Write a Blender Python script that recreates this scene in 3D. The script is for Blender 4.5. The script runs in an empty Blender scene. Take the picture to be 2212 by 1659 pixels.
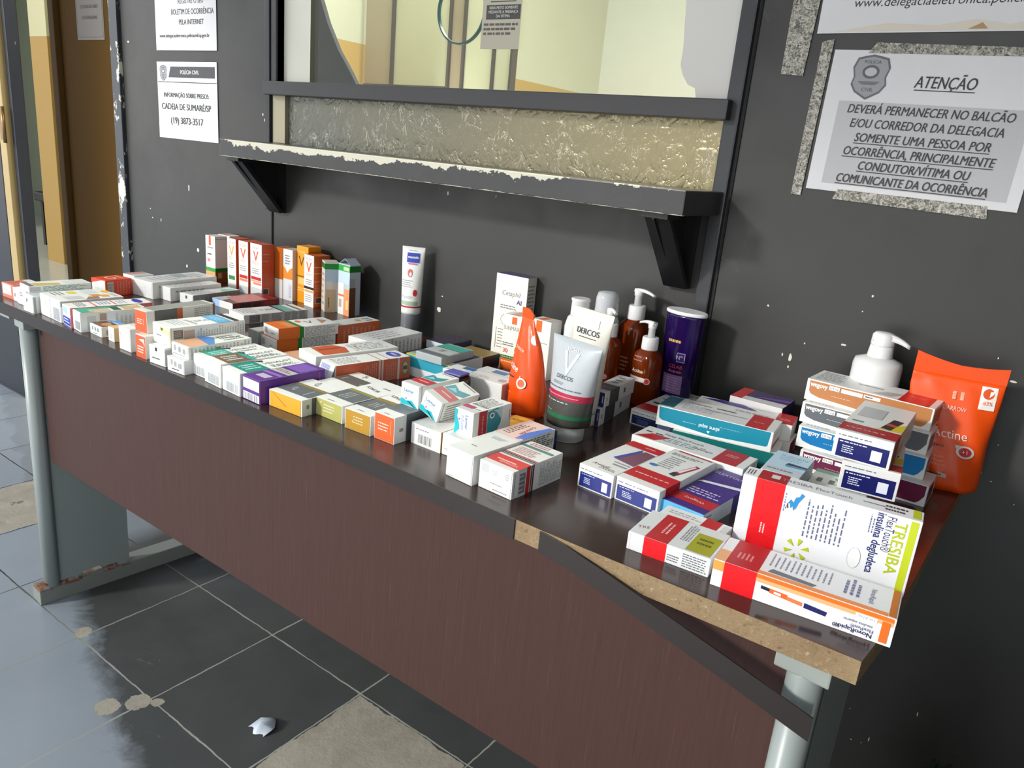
import bpy, bmesh, math, random
from mathutils import Vector, Matrix
random.seed(7)
C = bpy.context.scene.collection
SC = bpy.context.scene

# ------------------------------------------------------------------ camera
YAW, PIT, ROL = math.radians(-34.75), math.radians(16.8), math.radians(-5.42)
cy, sy, cp, sp = math.cos(YAW), math.sin(YAW), math.cos(PIT), math.sin(PIT)
fw = Vector((sy*cp, cy*cp, -sp)); rt = Vector((cy, -sy, 0)); dn = fw.cross(rt)
cr, sr = math.cos(ROL), math.sin(ROL)
r2 = cr*rt + sr*dn; d2 = -sr*rt + cr*dn
camd = bpy.data.cameras.new('camera'); cam = bpy.data.objects.new('camera', camd); C.objects.link(cam)
camd.sensor_fit = 'HORIZONTAL'; camd.sensor_width = 36.0; camd.lens = 1650.0/2212.0*36.0
camd.clip_start = 0.05; camd.clip_end = 200
cam.matrix_world = Matrix(((r2.x, -d2.x, -fw.x, 0.0), (r2.y, -d2.y, -fw.y, -1.335), (r2.z, -d2.z, -fw.z, 1.158), (0, 0, 0, 1)))
SC.camera = cam

# ------------------------------------------------------------------ world, sun, exposure
SC.view_settings.view_transform = 'Standard'; SC.view_settings.look = 'None'
SC.view_settings.gamma = 1.0; SC.view_settings.use_curve_mapping = False
SC.view_settings.exposure = 0.0
W = bpy.data.worlds.new('sky'); SC.world = W; W.use_nodes = True
nt = W.node_tree; bg = nt.nodes['Background']
tc = nt.nodes.new('ShaderNodeTexCoord'); sx = nt.nodes.new('ShaderNodeSeparateXYZ'); rmp = nt.nodes.new('ShaderNodeValToRGB')
nt.links.new(tc.outputs['Generated'], sx.inputs[0]); nt.links.new(sx.outputs['Z'], rmp.inputs[0])
rmp.color_ramp.elements[0].position = 0.0; rmp.color_ramp.elements[0].color = (1.0, 1.0, 0.98, 1)
rmp.color_ramp.elements[1].position = 0.7; rmp.color_ramp.elements[1].color = (0.70, 0.82, 1.0, 1)
nt.links.new(rmp.outputs[0], bg.inputs['Color']); bg.inputs['Strength'].default_value = SKY = 1.75
def lamp(name, kind, loc, energy, color=(1, 1, 1), target=None, **kw):
    l = bpy.data.lights.new(name, kind); l.energy = energy; l.color = color
    for k, v in kw.items(): setattr(l, k, v)
    o = bpy.data.objects.new(name, l); C.objects.link(o); o.location = loc
    if target: o.rotation_euler = (Vector(target)-Vector(loc)).to_track_quat('-Z', 'Y').to_euler()
    return o
SUN = Vector((-0.42, -0.82, 0.38))
lamp('sun', 'SUN', SUN*8, 3.0, (1.0, 0.985, 0.95), target=(0, 0, 0), angle=math.radians(7))
lamp('office_lamp', 'AREA', (-1.0, 1.0, 2.7), 125, (1.0, 1.0, 0.97), target=(-1.0, 1.2, 0), shape='RECTANGLE', size=2.4, size_y=1.4)
lamp('corridor_fill', 'AREA', (-5.2, 1.1, 2.7), 22, (1.0, 0.97, 0.86), target=(-5.2, 1.3, 0), shape='RECTANGLE', size=2.4, size_y=0.8)  # unseen fill light, added to brighten the corridor

# ------------------------------------------------------------------ materials (all node based)
def lin(c):
    if isinstance(c, str):
        c = c.lstrip('#'); c = [int(c[i:i+2], 16)/255 for i in (0, 2, 4)]
    return tuple(((x/12.92) if x <= 0.04045 else ((x+0.055)/1.055)**2.4) for x in c)
MATS = {}
def N(m, t): return m.node_tree.nodes.new(t)
def L(m, a, b): m.node_tree.links.new(a, b)
def base_mat(name, color, rough=0.5, metal=0.0):
    m = bpy.data.materials.new(name); m.use_nodes = True
    p = m.node_tree.nodes['Principled BSDF']
    p.inputs['Base Color'].default_value = (*lin(color), 1); p.inputs['Roughness'].default_value = rough; p.inputs['Metallic'].default_value = metal
    return m, p
def geo(m):
    g = N(m, 'ShaderNodeNewGeometry'); return g.outputs['Position']
def noise(m, scale, detail=4, rough=0.55, vec=None, dist=0.0):
    n = N(m, 'ShaderNodeTexNoise'); n.inputs['Scale'].default_value = scale; n.inputs['Detail'].default_value = detail
    n.inputs['Roughness'].default_value = rough; n.inputs['Distortion'].default_value = dist
    if vec is not None: L(m, vec, n.inputs['Vector'])
    return n.outputs['Fac']
def mapping(m, src, scale=(1, 1, 1), rot=(0, 0, 0), loc=(0, 0, 0)):
    n = N(m, 'ShaderNodeMapping'); L(m, src, n.inputs['Vector'])
    n.inputs['Scale'].default_value = scale; n.inputs['Rotation'].default_value = rot; n.inputs['Location'].default_value = loc
    return n.outputs[0]
def ramp(m, fac, stops, interp='LINEAR'):
    r = N(m, 'ShaderNodeValToRGB'); L(m, fac, r.inputs[0]); e = r.color_ramp.elements; r.color_ramp.interpolation = interp
    while len(e) < len(stops): e.new(0.5)
    for k, (p, c) in enumerate(stops):
        e[k].position = p; e[k].color = (*(c if not isinstance(c, (float, int)) else (c, c, c)), 1)
    return r.outputs[0]
def math_(m, op, a, b=None, c=None, clamp=False):
    n = N(m, 'ShaderNodeMath'); n.operation = op; n.use_clamp = clamp
    for i, v in enumerate((a, b, c)):
        if v is None: continue
        if isinstance(v, (int, float)): n.inputs[i].default_value = v
        else: L(m, v, n.inputs[i])
    return n.outputs[0]
def mix(m, fac, a, b):
    n = N(m, 'ShaderNodeMix'); n.data_type = 'RGBA'
    if isinstance(fac, (int, float)): n.inputs[0].default_value = fac
    else: L(m, fac, n.inputs[0])
    for i, v in ((6, a), (7, b)):
        if isinstance(v, tuple): n.inputs[i].default_value = (*v[:3], 1)
        else: L(m, v, n.inputs[i])
    return n.outputs[2]
def bump(m, p, h, strength=0.2, dist=0.01):
    b = N(m, 'ShaderNodeBump'); b.inputs['Strength'].default_value = strength; b.inputs['Distance'].default_value = dist
    L(m, h, b.inputs['Height']); L(m, b.outputs[0], p.inputs['Normal'])
def sep(m, v):
    s = N(m, 'ShaderNodeSeparateXYZ'); L(m, v, s.inputs[0]); return s.outputs
def card(color, rough=0.38):
    """coated paper board or print ink"""
    k = ('card', color, rough)
    if k not in MATS:
        m, p = base_mat('print_'+str(color).strip('#'), color, rough)
        c = lin(color); n = noise(m, 60, 3)
        L(m, mix(m, n, tuple(x*0.96 for x in c), tuple(min(1, x*1.03) for x in c)), p.inputs['Base Color'])
        L(m, ramp(m, noise(m, 25, 2), [(0.3, rough-0.06), (0.7, rough+0.08)]), p.inputs['Roughness'])
        MATS[k] = m
    return MATS[k]
def plastic(color, rough=0.25, trans=0.0, ior=1.45, sss=0.0):
    k = ('pl', color, rough, trans)
    if k not in MATS:
        m, p = base_mat('plastic_'+str(color).strip('#'), color, rough)
        L(m, ramp(m, noise(m, 18, 2), [(0.3, max(0.02, rough-0.04)), (0.7, rough+0.05)]), p.inputs['Roughness'])
        p.inputs['IOR'].default_value = ior
        if trans: p.inputs['Transmission Weight'].default_value = trans
        MATS[k] = m
    return MATS[k]
WH = '#E6E6E2'
def chips(m, pos, scale, thr, seed=0.0):
    """sparse flakes where the paint has come off"""
    n = noise(m, scale, 2, 0.5, mapping(m, pos, (1, 1, 0.75), loc=(seed, seed*2, seed*3)))
    return math_(m, 'GREATER_THAN', n, thr)
def wall_paint(name, c0, c1, chip_col=(0.62, 0.6, 0.52), thr=0.80):
    m, p = base_mat(name, '#333333', 0.42); pos = geo(m)
    big = noise(m, 1.6, 5, 0.6, pos); fine = noise(m, 14, 6, 0.65, mapping(m, pos, (1, 1, 0.35)))
    col = mix(m, big, lin(c0), lin(c1))
    col = mix(m, math_(m, 'MULTIPLY', fine, 0.30), col, lin(c1))
    sc = noise(m, 5, 8, 0.7, mapping(m, pos, (3, 3, 1.2), (0, 0.6, 0)), 1.5)
    col = mix(m, ramp(m, sc, [(0.66, 0.0), (0.74, 0.22)]), col, (0.16, 0.155, 0.14))
    ch = chips(m, pos, 26, thr, 3.1)
    col = mix(m, ch, col, chip_col)
    L(m, col, p.inputs['Base Color'])
    L(m, ramp(m, noise(m, 6, 6, 0.6, pos), [(0.3, 0.30), (0.7, 0.52)]), p.inputs['Roughness'])
    bump(m, p, fine, 0.10, 0.004)
    return m
def worn_frame(name, col, wear=0.66):
    m, p = base_mat(name, col, 0.4); pos = geo(m)
    n = noise(m, 22, 6, 0.65, mapping(m, pos, (0.9, 1, 0.55)))
    c = mix(m, noise(m, 6, 4, 0.6, pos), lin(col), tuple(x*1.5 for x in lin(col)))
    L(m, mix(m, ramp(m, n, [(wear, 0.0), (wear+0.03, 1.0)]), c, lin('#D9D6C6')), p.inputs['Base Color'])
    bump(m, p, n, 0.15, 0.002)
    return m
def tabletop_mat():
    m, p = base_mat('dark_laminate', '#33231f', 0.2); pos = geo(m)
    g = noise(m, 9, 8, 0.65, mapping(m, pos, (0.35, 9, 1)), 0.4)
    L(m, mix(m, g, lin('#2A1B18'), lin('#43302A')), p.inputs['Base Color'])
    L(m, ramp(m, noise(m, 4, 5, 0.6, pos), [(0.3, 0.13), (0.7, 0.24)]), p.inputs['Roughness'])
    bump(m, p, noise(m, 300, 2, 0.5, pos), 0.03, 0.001)
    return m
def veneer_mat():
    m, p = base_mat('mahogany_panel', '#57383a', 0.55); p.inputs['Specular IOR Level'].default_value = 0.28; pos = geo(m)
    g = noise(m, 30, 6, 0.7, mapping(m, pos, (7.0, 7.0, 0.16)), 0.5)
    st = noise(m, 90, 3, 0.6, mapping(m, pos, (4.5, 4.5, 0.10)), 0.3)
    c = mix(m, g, lin('#39251F'), lin('#4C332E'))
    c = mix(m, ramp(m, st, [(0.62, 0.0), (0.70, 0.30)]), c, lin('#664A43'))
    c = mix(m, ramp(m, st, [(0.30, 0.4), (0.38, 0.0)]), c, lin('#2C1B19'))
    c = mix(m, chips(m, pos, 60, 0.80, 1.7), c, lin('#C9B3A6'))
    L(m, c, p.inputs['Base Color']); bump(m, p, st, 0.12, 0.002)
    return m
def chipboard_mat():
    m, p = base_mat('raw_chipboard', '#8a7558', 0.75); pos = geo(m)
    a = noise(m, 14, 6, 0.7, pos, 0.6); b = noise(m, 160, 4, 0.7, pos)
    c = mix(m, a, lin('#6E5538'), lin('#A08A68'))
    c = mix(m, ramp(m, b, [(0.60, 0.0), (0.72, 0.55)]), c, lin('#C9B994'))
    c = mix(m, ramp(m, b, [(0.30, 0.7), (0.42, 0.0)]), c, lin('#4A3A2A'))
    L(m, c, p.inputs['Base Color']); bump(m, p, b, 0.5, 0.003)
    return m
def steel_mat(col, rust=False):
    m, p = base_mat('painted_steel', col, 0.36); pos = geo(m)
    c = mix(m, noise(m, 5, 5, 0.6, pos), tuple(x*0.88 for x in lin(col)), tuple(x*1.06 for x in lin(col)))
    if rust:
        r = noise(m, 34, 6, 0.7, pos); z = sep(m, pos)[2]
        near = math_(m, 'MULTIPLY', math_(m, 'LESS_THAN', sep(m, pos)[1], -0.43), math_(m, 'MULTIPLY', math_(m, 'LESS_THAN', math_(m, 'ABSOLUTE', math_(m, 'SUBTRACT', z, 0.044)), 0.008), 1.0))
        c = mix(m, math_(m, 'MULTIPLY', near, ramp(m, r, [(0.48, 0.0), (0.56, 1.0)])), c, lin('#7A4322'))
    c = mix(m, chips(m, pos, 45, 0.80, 5.0), c, lin('#5A5A55'))
    L(m, c, p.inputs['Base Color'])
    return m
def floor_mat():
    m, p = base_mat('slate_tiles', '#2c2d2c', 0.5); pos = geo(m); X, Y, Z = sep(m, pos)
    S = 0.3043
    warp = math_(m, 'MULTIPLY', math_(m, 'SUBTRACT', noise(m, 30, 4, 0.6, pos), 0.5), 0.006)
    def grid(v, o):
        t = math_(m, 'DIVIDE', math_(m, 'SUBTRACT', math_(m, 'ADD', v, warp), o), S)
        f = math_(m, 'FRACT', t); d = math_(m, 'MINIMUM', f, math_(m, 'SUBTRACT', 1.0, f))
        return math_(m, 'FLOOR', t), math_(m, 'MULTIPLY', d, S)
    cx, dx = grid(X, -0.7095); cyy, dy = grid(Y, -0.3405)
    d = math_(m, 'MINIMUM', dx, dy)
    grout = math_(m, 'LESS_THAN', d, math_(m, 'MULTIPLY', noise(m, 9, 3, 0.5, pos), 0.0036))
    # per tile tone
    cmb = N(m, 'ShaderNodeCombineXYZ'); L(m, cx, cmb.inputs[0]); L(m, cyy, cmb.inputs[1])
    wn = N(m, 'ShaderNodeTexWhiteNoise'); L(m, cmb.outputs[0], wn.inputs[0])
    slate = mix(m, noise(m, 7, 8, 0.65, pos, 0.5), lin('#383A39'), lin('#565755'))
    slate = mix(m, math_(m, 'MULTIPLY', wn.outputs['Value'], 0.35), slate, lin('#4E5152'))
    scr = noise(m, 8, 5, 0.7, mapping(m, pos, (1.0, 6.0, 1), (0, 0, 0.6)), 2.2)
    slate = mix(m, ramp(m, scr, [(0.66, 0.0), (0.72, 0.35)]), slate, lin('#8A8D8C'))
    # floor reflection painted into the colour, paler and smoother left of a ragged line
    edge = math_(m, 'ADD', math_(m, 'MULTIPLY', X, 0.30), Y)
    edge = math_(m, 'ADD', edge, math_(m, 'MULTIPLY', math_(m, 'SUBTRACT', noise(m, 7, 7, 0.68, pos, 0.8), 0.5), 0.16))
    sheen = ramp(m, edge, [(0.0, 0.0), (1.0, 0.0)])
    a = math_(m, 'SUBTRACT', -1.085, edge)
    sheen1 = ramp(m, math_(m, 'MULTIPLY', a, 20.0), [(0.0, 0.0), (1.0, 1.0)])
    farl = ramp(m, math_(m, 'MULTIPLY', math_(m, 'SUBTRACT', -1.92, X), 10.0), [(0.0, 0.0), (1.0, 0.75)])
    sheen = math_(m, 'MAXIMUM', sheen1, farl)
    film = mix(m, noise(m, 3, 5, 0.6, pos), lin('#8A939B'), lin('#A4ACB4'))  # pale tone of the painted reflection
    slate = mix(m, math_(m, 'MULTIPLY', sheen, 0.9), slate, film)
    gl = mix(m, ramp(m, math_(m, 'MULTIPLY', math_(m, 'ADD', X, 2.0), 1.0), [(0.0, 0.0), (0.5, 1.0)]), lin('#2A2B2B'), lin('#A6A49A'))
    col = mix(m, grout, slate, gl)
    # two cells where the tile is gone and the screed shows
    def cell(i, j):
        return math_(m, 'MULTIPLY', math_(m, 'COMPARE', cx, i, 0.1), math_(m, 'COMPARE', cyy, j, 0.1))
    hole = math_(m, 'MAXIMUM', cell(-1.0, -1.0), cell(-6.0, -1.0))
    hole = math_(m, 'MULTIPLY', hole, math_(m, 'GREATER_THAN', math_(m, 'ADD', d, math_(m, 'MULTIPLY', noise(m, 12, 5, 0.65, pos), 0.03)), 0.019))
    # broken tile corners
    def spot(x, y, r):
        q = math_(m, 'ADD', math_(m, 'POWER', math_(m, 'SUBTRACT', X, x), 2.0), math_(m, 'POWER', math_(m, 'SUBTRACT', Y, y), 2.0))
        q = math_(m, 'SQRT', q)
        return math_(m, 'LESS_THAN', math_(m, 'ADD', q, math_(m, 'MULTIPLY', noise(m, 28, 5, 0.7, pos), r*1.1)), r*1.35)
    for q in ((-1.33, -0.665, 0.030), (-1.36, -0.715, 0.030), (-1.30, -0.640, 0.016), (-1.636, -0.628, 0.024)):
        hole = math_(m, 'MAXIMUM', hole, spot(*q))
    scc = mix(m, noise(m, 11, 8, 0.7, pos, 0.8), lin('#77705F'), lin('#C4BCAC'))
    scc = mix(m, ramp(m, noise(m, 6, 7, 0.7, mapping(m, pos, loc=(3, 1, 0))), [(0.62, 0.0), (0.66, 0.8)]), scc, lin('#45433D'))
    col = mix(m, hole, col, scc)
    col = mix(m, chips(m, pos, 70, 0.805, 2.2), col, lin('#D8D8D4'))
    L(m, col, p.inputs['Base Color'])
    dryr = ramp(m, noise(m, 5, 5, 0.6, pos), [(0.3, 0.42), (0.7, 0.60)])
    ro = mix(m, sheen, dryr, (0.28, 0.28, 0.28)); ro = mix(m, hole, ro, (0.9, 0.9, 0.9))
    L(m, ro, p.inputs['Roughness'])
    hgt = math_(m, 'ADD', math_(m, 'MULTIPLY', math_(m, 'ADD', grout, hole), -1.0), math_(m, 'MULTIPLY', math_(m, 'MULTIPLY', hole, noise(m, 40, 6, 0.7, pos)), 1.2))
    bump(m, p, hgt, 0.35, 0.004)
    return m
def film_mat():
    """crinkled plastic film stretched under the window"""
    m, p = base_mat('crinkled_film', '#8f8a78', 0.22); pos = geo(m)
    a = noise(m, 22, 3, 0.5, mapping(m, pos, (1.0, 1, 0.7), (0, 0.7, 0)), 0.7)
    b = noise(m, 64, 3, 0.55, mapping(m, pos, (1.0, 1, 0.5), (0, -0.6, 0)), 0.8)
    ra = math_(m, 'ABSOLUTE', math_(m, 'SUBTRACT', a, 0.5)); rb = math_(m, 'ABSOLUTE', math_(m, 'SUBTRACT', b, 0.5))
    h = math_(m, 'ADD', math_(m, 'POWER', ra, 0.5), math_(m, 'MULTIPLY', math_(m, 'POWER', rb, 0.5), 0.4))
    X = sep(m, pos)[0]
    tint = ramp(m, math_(m, 'ADD', math_(m, 'MULTIPLY', math_(m, 'ADD', X, 1.72), 0.9), math_(m, 'MULTIPLY', math_(m, 'SUBTRACT', noise(m, 3, 3, 0.5, pos), 0.5), 0.5)), [(0.0, lin('#64665F')), (0.5, lin('#7E7965')), (1.0, lin('#9A8F6C'))])
    tint = mix(m, math_(m, 'MULTIPLY', ramp(m, rb, [(0.004, 0.6), (0.022, 0.0)]), ramp(m, a, [(0.5, 0.0), (0.6, 1.0)])), tint, lin('#D8D4BE'))  # pale crease streaks: highlights painted into the colour
    L(m, tint, p.inputs['Base Color'])
    p.inputs['Metallic'].default_value = 0.35
    bump(m, p, h, 0.24, 0.012)
    return m
def tape_mat():
    m, p = base_mat('crackled_tape', '#B4B2AC', 0.2); pos = geo(m)
    v = noise(m, 190, 5, 0.7, pos, 1.2)
    L(m, mix(m, ramp(m, v, [(0.40, 0.0), (0.62, 1.0)]), lin('#4E4C47'), lin('#BDB9AC')), p.inputs['Base Color'])
    p.inputs['Metallic'].default_value = 0.45
    bump(m, p, noise(m, 90, 5, 0.7, pos), 0.8, 0.004)
    return m
def paper_mat(col='#E4E3E4'):
    k = ('paper', col)
    if k not in MATS:
        m, p = base_mat('paper', col, 0.55); pos = geo(m); n = noise(m, 9, 4, 0.5, pos)
        L(m, mix(m, n, tuple(x*0.93 for x in lin(col)), lin(col)), p.inputs['Base Color']); bump(m, p, noise(m, 12, 3, 0.5, pos), 0.25, 0.01)
        MATS[k] = m
    return MATS[k]
def simple(name, col, rough=0.5, metal=0.0, var=0.10, scale=8):
    k = ('s', name, col)
    if k not in MATS:
        m, p = base_mat(name, col, rough, metal); pos = geo(m); c = lin(col)
        L(m, mix(m, noise(m, scale, 5, 0.6, pos), tuple(x*(1-var) for x in c), tuple(min(1, x*(1+var)) for x in c)), p.inputs['Base Color'])
        MATS[k] = m
    return MATS[k]
def dado_mat(name, low, high, z0, side=None):
    m, p = base_mat(name, high, 0.55); pos = geo(m); Z = sep(m, pos)[2]
    c = mix(m, math_(m, 'LESS_THAN', Z, z0), lin(high), lin(low))
    n = noise(m, 4, 5, 0.6, pos)
    c = mix(m, math_(m, 'MULTIPLY', n, 0.12), c, (0.25, 0.2, 0.1)); L(m, c, p.inputs['Base Color'])
    return m
def glass_mat():
    m = bpy.data.materials.new('window_glass'); m.use_nodes = True; t = m.node_tree
    out = t.nodes['Material Output']; t.nodes.remove(t.nodes['Principled BSDF'])
    tr = N(m, 'ShaderNodeBsdfTransparent'); tr.inputs[0].default_value = (0.95, 0.97, 0.93, 1)
    gl = N(m, 'ShaderNodeBsdfGlossy'); gl.inputs['Roughness'].default_value = 0.02
    lw = N(m, 'ShaderNodeLayerWeight'); lw.inputs[0].default_value = 0.5
    fr = math_(m, 'ADD', 0.03, math_(m, 'MULTIPLY', math_(m, 'POWER', lw.outputs['Facing'], 4.0), 0.6))
    ms = N(m, 'ShaderNodeMixShader'); L(m, fr, ms.inputs[0]); L(m, tr.outputs[0], ms.inputs[1]); L(m, gl.outputs[0], ms.inputs[2]); L(m, ms.outputs[0], out.inputs[0])
    return m

# ------------------------------------------------------------------ geometry helpers
class MB:
    """collects geometry with several materials into one mesh"""
    def __init__(s): s.v = []; s.f = []; s.mi = []; s.mats = []; s.sm = []
    def mat(s, m):
        if m not in s.mats: s.mats.append(m)
        return s.mats.index(m)
    def poly(s, vs, m, smooth=False):
        b = len(s.v); s.v += [tuple(v) for v in vs]; s.f.append(tuple(range(b, b+len(vs)))); s.mi.append(s.mat(m)); s.sm.append(smooth)
    def faces(s, vs, fs, m, smooth=False):
        b = len(s.v); s.v += [tuple(v) for v in vs]; k = s.mat(m)
        for f in fs: s.f.append(tuple(b+i for i in f)); s.mi.append(k); s.sm.append(smooth)
    def box(s, lo, hi, m, bev=0.0, rotz=0.0, seg=2):
        bm = bmesh.new(); bmesh.ops.create_cube(bm, size=1.0)
        for v in bm.verts:
            v.co = Vector([lo[i]+(v.co[i]+0.5)*(hi[i]-lo[i]) for i in range(3)])
        if bev: bmesh.ops.bevel(bm, geom=list(bm.edges), offset=bev, segments=seg, affect='EDGES', profile=0.6)
        if rotz: bmesh.ops.rotate(bm, verts=bm.verts, cent=((lo[0]+hi[0])/2, (lo[1]+hi[1])/2, 0), matrix=Matrix.Rotation(rotz, 3, 'Z'))
        s.addbm(bm, m); bm.free()
    def addbm(s, bm, m, smooth=False):
        bm.verts.index_update(); s.faces([v.co[:] for v in bm.verts], [[v.index for v in f.verts] for f in bm.faces], m, smooth)
    def prism(s, pts, a, b, m, axis='y'):
        """outline pts in the two other axes, pushed from a to b along axis"""
        def mk(p, t): return {'y': (p[0], t, p[1]), 'x': (t, p[0], p[1]), 'z': (p[0], p[1], t)}[axis]
        n = len(pts); vs = [mk(p, a) for p in pts]+[mk(p, b) for p in pts]
        fs = [list(range(n))[::-1], list(range(n, 2*n))]+[[i, (i+1) % n, n+(i+1) % n, n+i] for i in range(n)]
        s.faces(vs, fs, m)
    def rings(s, rs, m, smooth=True, cap0=True, cap1=True, mats=None):
        n = len(rs[0]); vs = [p for r in rs for p in r]
        for k in range(len(rs)-1):
            fs = [[k*n+i, k*n+(i+1) % n, (k+1)*n+(i+1) % n, (k+1)*n+i] for i in range(n)]
            b = len(s.v)
            s.faces([vs[i] for i in range(k*n, (k+2)*n)], [[i, (i+1) % n, n+(i+1) % n, n+i] for i in range(n)], mats[k] if mats else m, smooth)
        if cap0: s.poly(rs[0][::-1], mats[0] if mats else m)
        if cap1: s.poly(rs[-1], mats[-1] if mats else m)
    def build(s, name, parent=None, weld=True, recalc=False):
        me = bpy.data.meshes.new(name); me.from_pydata(s.v, [], s.f)
        for m in s.mats: me.materials.append(m)
        me.polygons.foreach_set('material_index', s.mi); me.polygons.foreach_set('use_smooth', s.sm); me.update()
        if weld or recalc:
            bm = bmesh.new(); bm.from_mesh(me)
            if weld: bmesh.ops.remove_doubles(bm, verts=bm.verts, dist=1e-6)
            if recalc: bmesh.ops.recalc_face_normals(bm, faces=bm.faces)
            bm.to_mesh(me); bm.free()
        o = bpy.data.objects.new(name, me); C.objects.link(o)
        if parent: o.parent = parent
        return o
def tag(o, label=None, cat=None, group=None, kind=None):
    if label: o['label'] = label
    if cat: o['category'] = cat
    if group: o['group'] = group
    if kind: o['kind'] = kind
    return o
def empty(name, loc=(0, 0, 0), rz=0.0):
    o = bpy.data.objects.new(name, None); C.objects.link(o); o.location = loc; o.rotation_euler = (0, 0, rz); o.empty_display_size = 0.05
    return o
def circle(cx, cy_, z, rx, ry=None, n=40, ph=0.0):
    ry = rx if ry is None else ry
    return [(cx+rx*math.cos(ph+2*math.pi*i/n), cy_+ry*math.sin(ph+2*math.pi*i/n), z) for i in range(n)]
def lathe(mb, prof, m, n=40, ex=1.0, ey=1.0, c=(0, 0), mats=None, sq=2.0):
    """prof: list of (radius, z); sq>2 squares the section"""
    def ring(r, z):
        o = []
        for i in range(n):
            a = 2*math.pi*i/n; ca, sa = math.cos(a), math.sin(a)
            k = (abs(ca)**sq+abs(sa)**sq)**(-1/sq)
            o.append((c[0]+r*ex*k*ca, c[1]+r*ey*k*sa, z))
        return o
    mb.rings([ring(max(r, 1e-4), z) for r, z in prof], m, True, True, True, mats)
TXT = {}
def glyphs(s, bold=0.0, shear=0.0):
    """flat outline of a line of text, cap height 1, centred"""
    k = (s, bold, shear)
    if k not in TXT:
        cu = bpy.data.curves.new('t', 'FONT'); cu.body = s; cu.align_x = 'CENTER'; cu.resolution_u = 3; cu.shear = shear; cu.size = 1.0
        o = bpy.data.objects.new('t', cu); C.objects.link(o)
        dg = bpy.context.evaluated_depsgraph_get(); me = bpy.data.meshes.new_from_object(o.evaluated_get(dg))
        vs = [(v.co.x, v.co.y) for v in me.vertices]; fs = [tuple(p.vertices) for p in me.polygons]
        bpy.data.objects.remove(o); bpy.data.curves.remove(cu); bpy.data.meshes.remove(me)
        capz = 0.70
        w = (max(v[0] for v in vs)-min(v[0] for v in vs))/capz if vs else 0
        TXT[k] = ([(x/capz, y/capz-0.5) for x, y in vs], fs, w)
    return TXT[k]
class Face:
    """decals laid on a plane: origin o, unit axes u v, outward n, size w h (metres)"""
    def __init__(s, mb, o, u, v, w, h, lift=0.00018):
        s.mb = mb; s.o = Vector(o); s.u = Vector(u); s.v = Vector(v); s.n = s.u.cross(s.v); s.w = w; s.h = h; s.k = 0; s.lift = lift
    def P(s, x, y): return s.o+s.u*x+s.v*y+s.n*(s.lift+s.k*0.00005)
    def rect(s, a, b, c, d, col): s.pol([(a, b), (c, b), (c, d), (a, d)], col)
    def pol(s, pts, col):
        s.mb.poly([s.P(x*s.w, y*s.h) for x, y in pts], col if not isinstance(col, (str, tuple)) else card(col)); s.k += 1
    def ell(s, cx, cy_, rx, ry, col, n=24, a0=0, a1=360):
        s.pol([(cx+rx*math.cos(math.radians(a0+(a1-a0)*i/n)), cy_+ry*math.sin(math.radians(a0+(a1-a0)*i/n))) for i in range(n)], col)
    def text(s, t, cx, cy_, size, col, rot=0, bold=0.0, shear=0.0, fit=None):
        """size: cap height in metres; fit: largest width in metres"""
        vs, fs, w = glyphs(t, 0.0, shear); sx_ = size; w += 3.2*bold
        if fit and w*size > fit: sx_ = fit/w
        ca, sa = math.cos(math.radians(rot)), math.sin(math.radians(rot)); x0, y0 = cx*s.w, cy_*s.h
        for q in ((-1.6, 0, 1.6) if bold else (0,)):      # heavier strokes: the outline again, a hair to each side and higher
            out = []
            for x, y in vs:
                x = (x+q*bold)*sx_; y *= size; out.append(s.P(x0+ca*x-sa*y, y0+sa*x+ca*y))
            s.mb.faces(out, fs, card(col)); s.k += 1
    def lines(s, a, b, c, d, n, col, vert=False, dens=0.72, fill=0.45):
        """rows of words too small to read"""
        if vert and dens == 1 and n > 4: col = '#%02X%02X%02X' % tuple(int(int(col[q:q+2], 16)*.55+215*.45) for q in (1, 3, 5))
        m = card(col)
        for i in range(n):
            t0 = (i+0.5-fill/2)/n; t1 = (i+0.5+fill/2)/n; x = 0.0; end = random.uniform(0.72, 1.0)
            while x < end:
                wl = random.uniform(0.05, 0.16); e = min(x+wl, end)
                if vert: q = [(a+(c-a)*t0, b+(d-b)*x), (a+(c-a)*t1, b+(d-b)*x), (a+(c-a)*t1, b+(d-b)*e), (a+(c-a)*t0, b+(d-b)*e)]
                else: q = [(a+(c-a)*x, d-(d-b)*t1), (a+(c-a)*e, d-(d-b)*t1), (a+(c-a)*e, d-(d-b)*t0), (a+(c-a)*x, d-(d-b)*t0)]
                s.mb.poly([s.P(p[0]*s.w, p[1]*s.h) for p in q], m); x = e+random.uniform(0.02, 0.05)
        s.k += 1
    def bars(s, a, b, c, d, col='#3a3a3a', vert=False):
        m = card(col); x = 0.0
        while x < 1.0:
            w = random.choice((0.018, 0.03, 0.045)); e = min(1, x+w)
            if vert: q = [(a, b+(d-b)*x), (c, b+(d-b)*x), (c, b+(d-b)*e), (a, b+(d-b)*e)]
            else: q = [(a+(c-a)*x, b), (a+(c-a)*e, b), (a+(c-a)*e, d), (a+(c-a)*x, d)]
            s.mb.poly([s.P(p[0]*s.w, p[1]*s.h) for p in q], m); x = e+random.choice((0.02, 0.03, 0.05))
        s.k += 1
    def run(s, ops):
        for op in ops:
            getattr(s, {'r': 'rect', 'p': 'pol', 't': 'text', 'l': 'lines', 'b': 'bars', 'e': 'ell'}[op[0]])(*op[1:-1], **op[-1]) if isinstance(op[-1], dict) else getattr(s, {'r': 'rect', 'p': 'pol', 't': 'text', 'l': 'lines', 'b': 'bars', 'e': 'ell'}[op[0]])(*op[1:])
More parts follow.
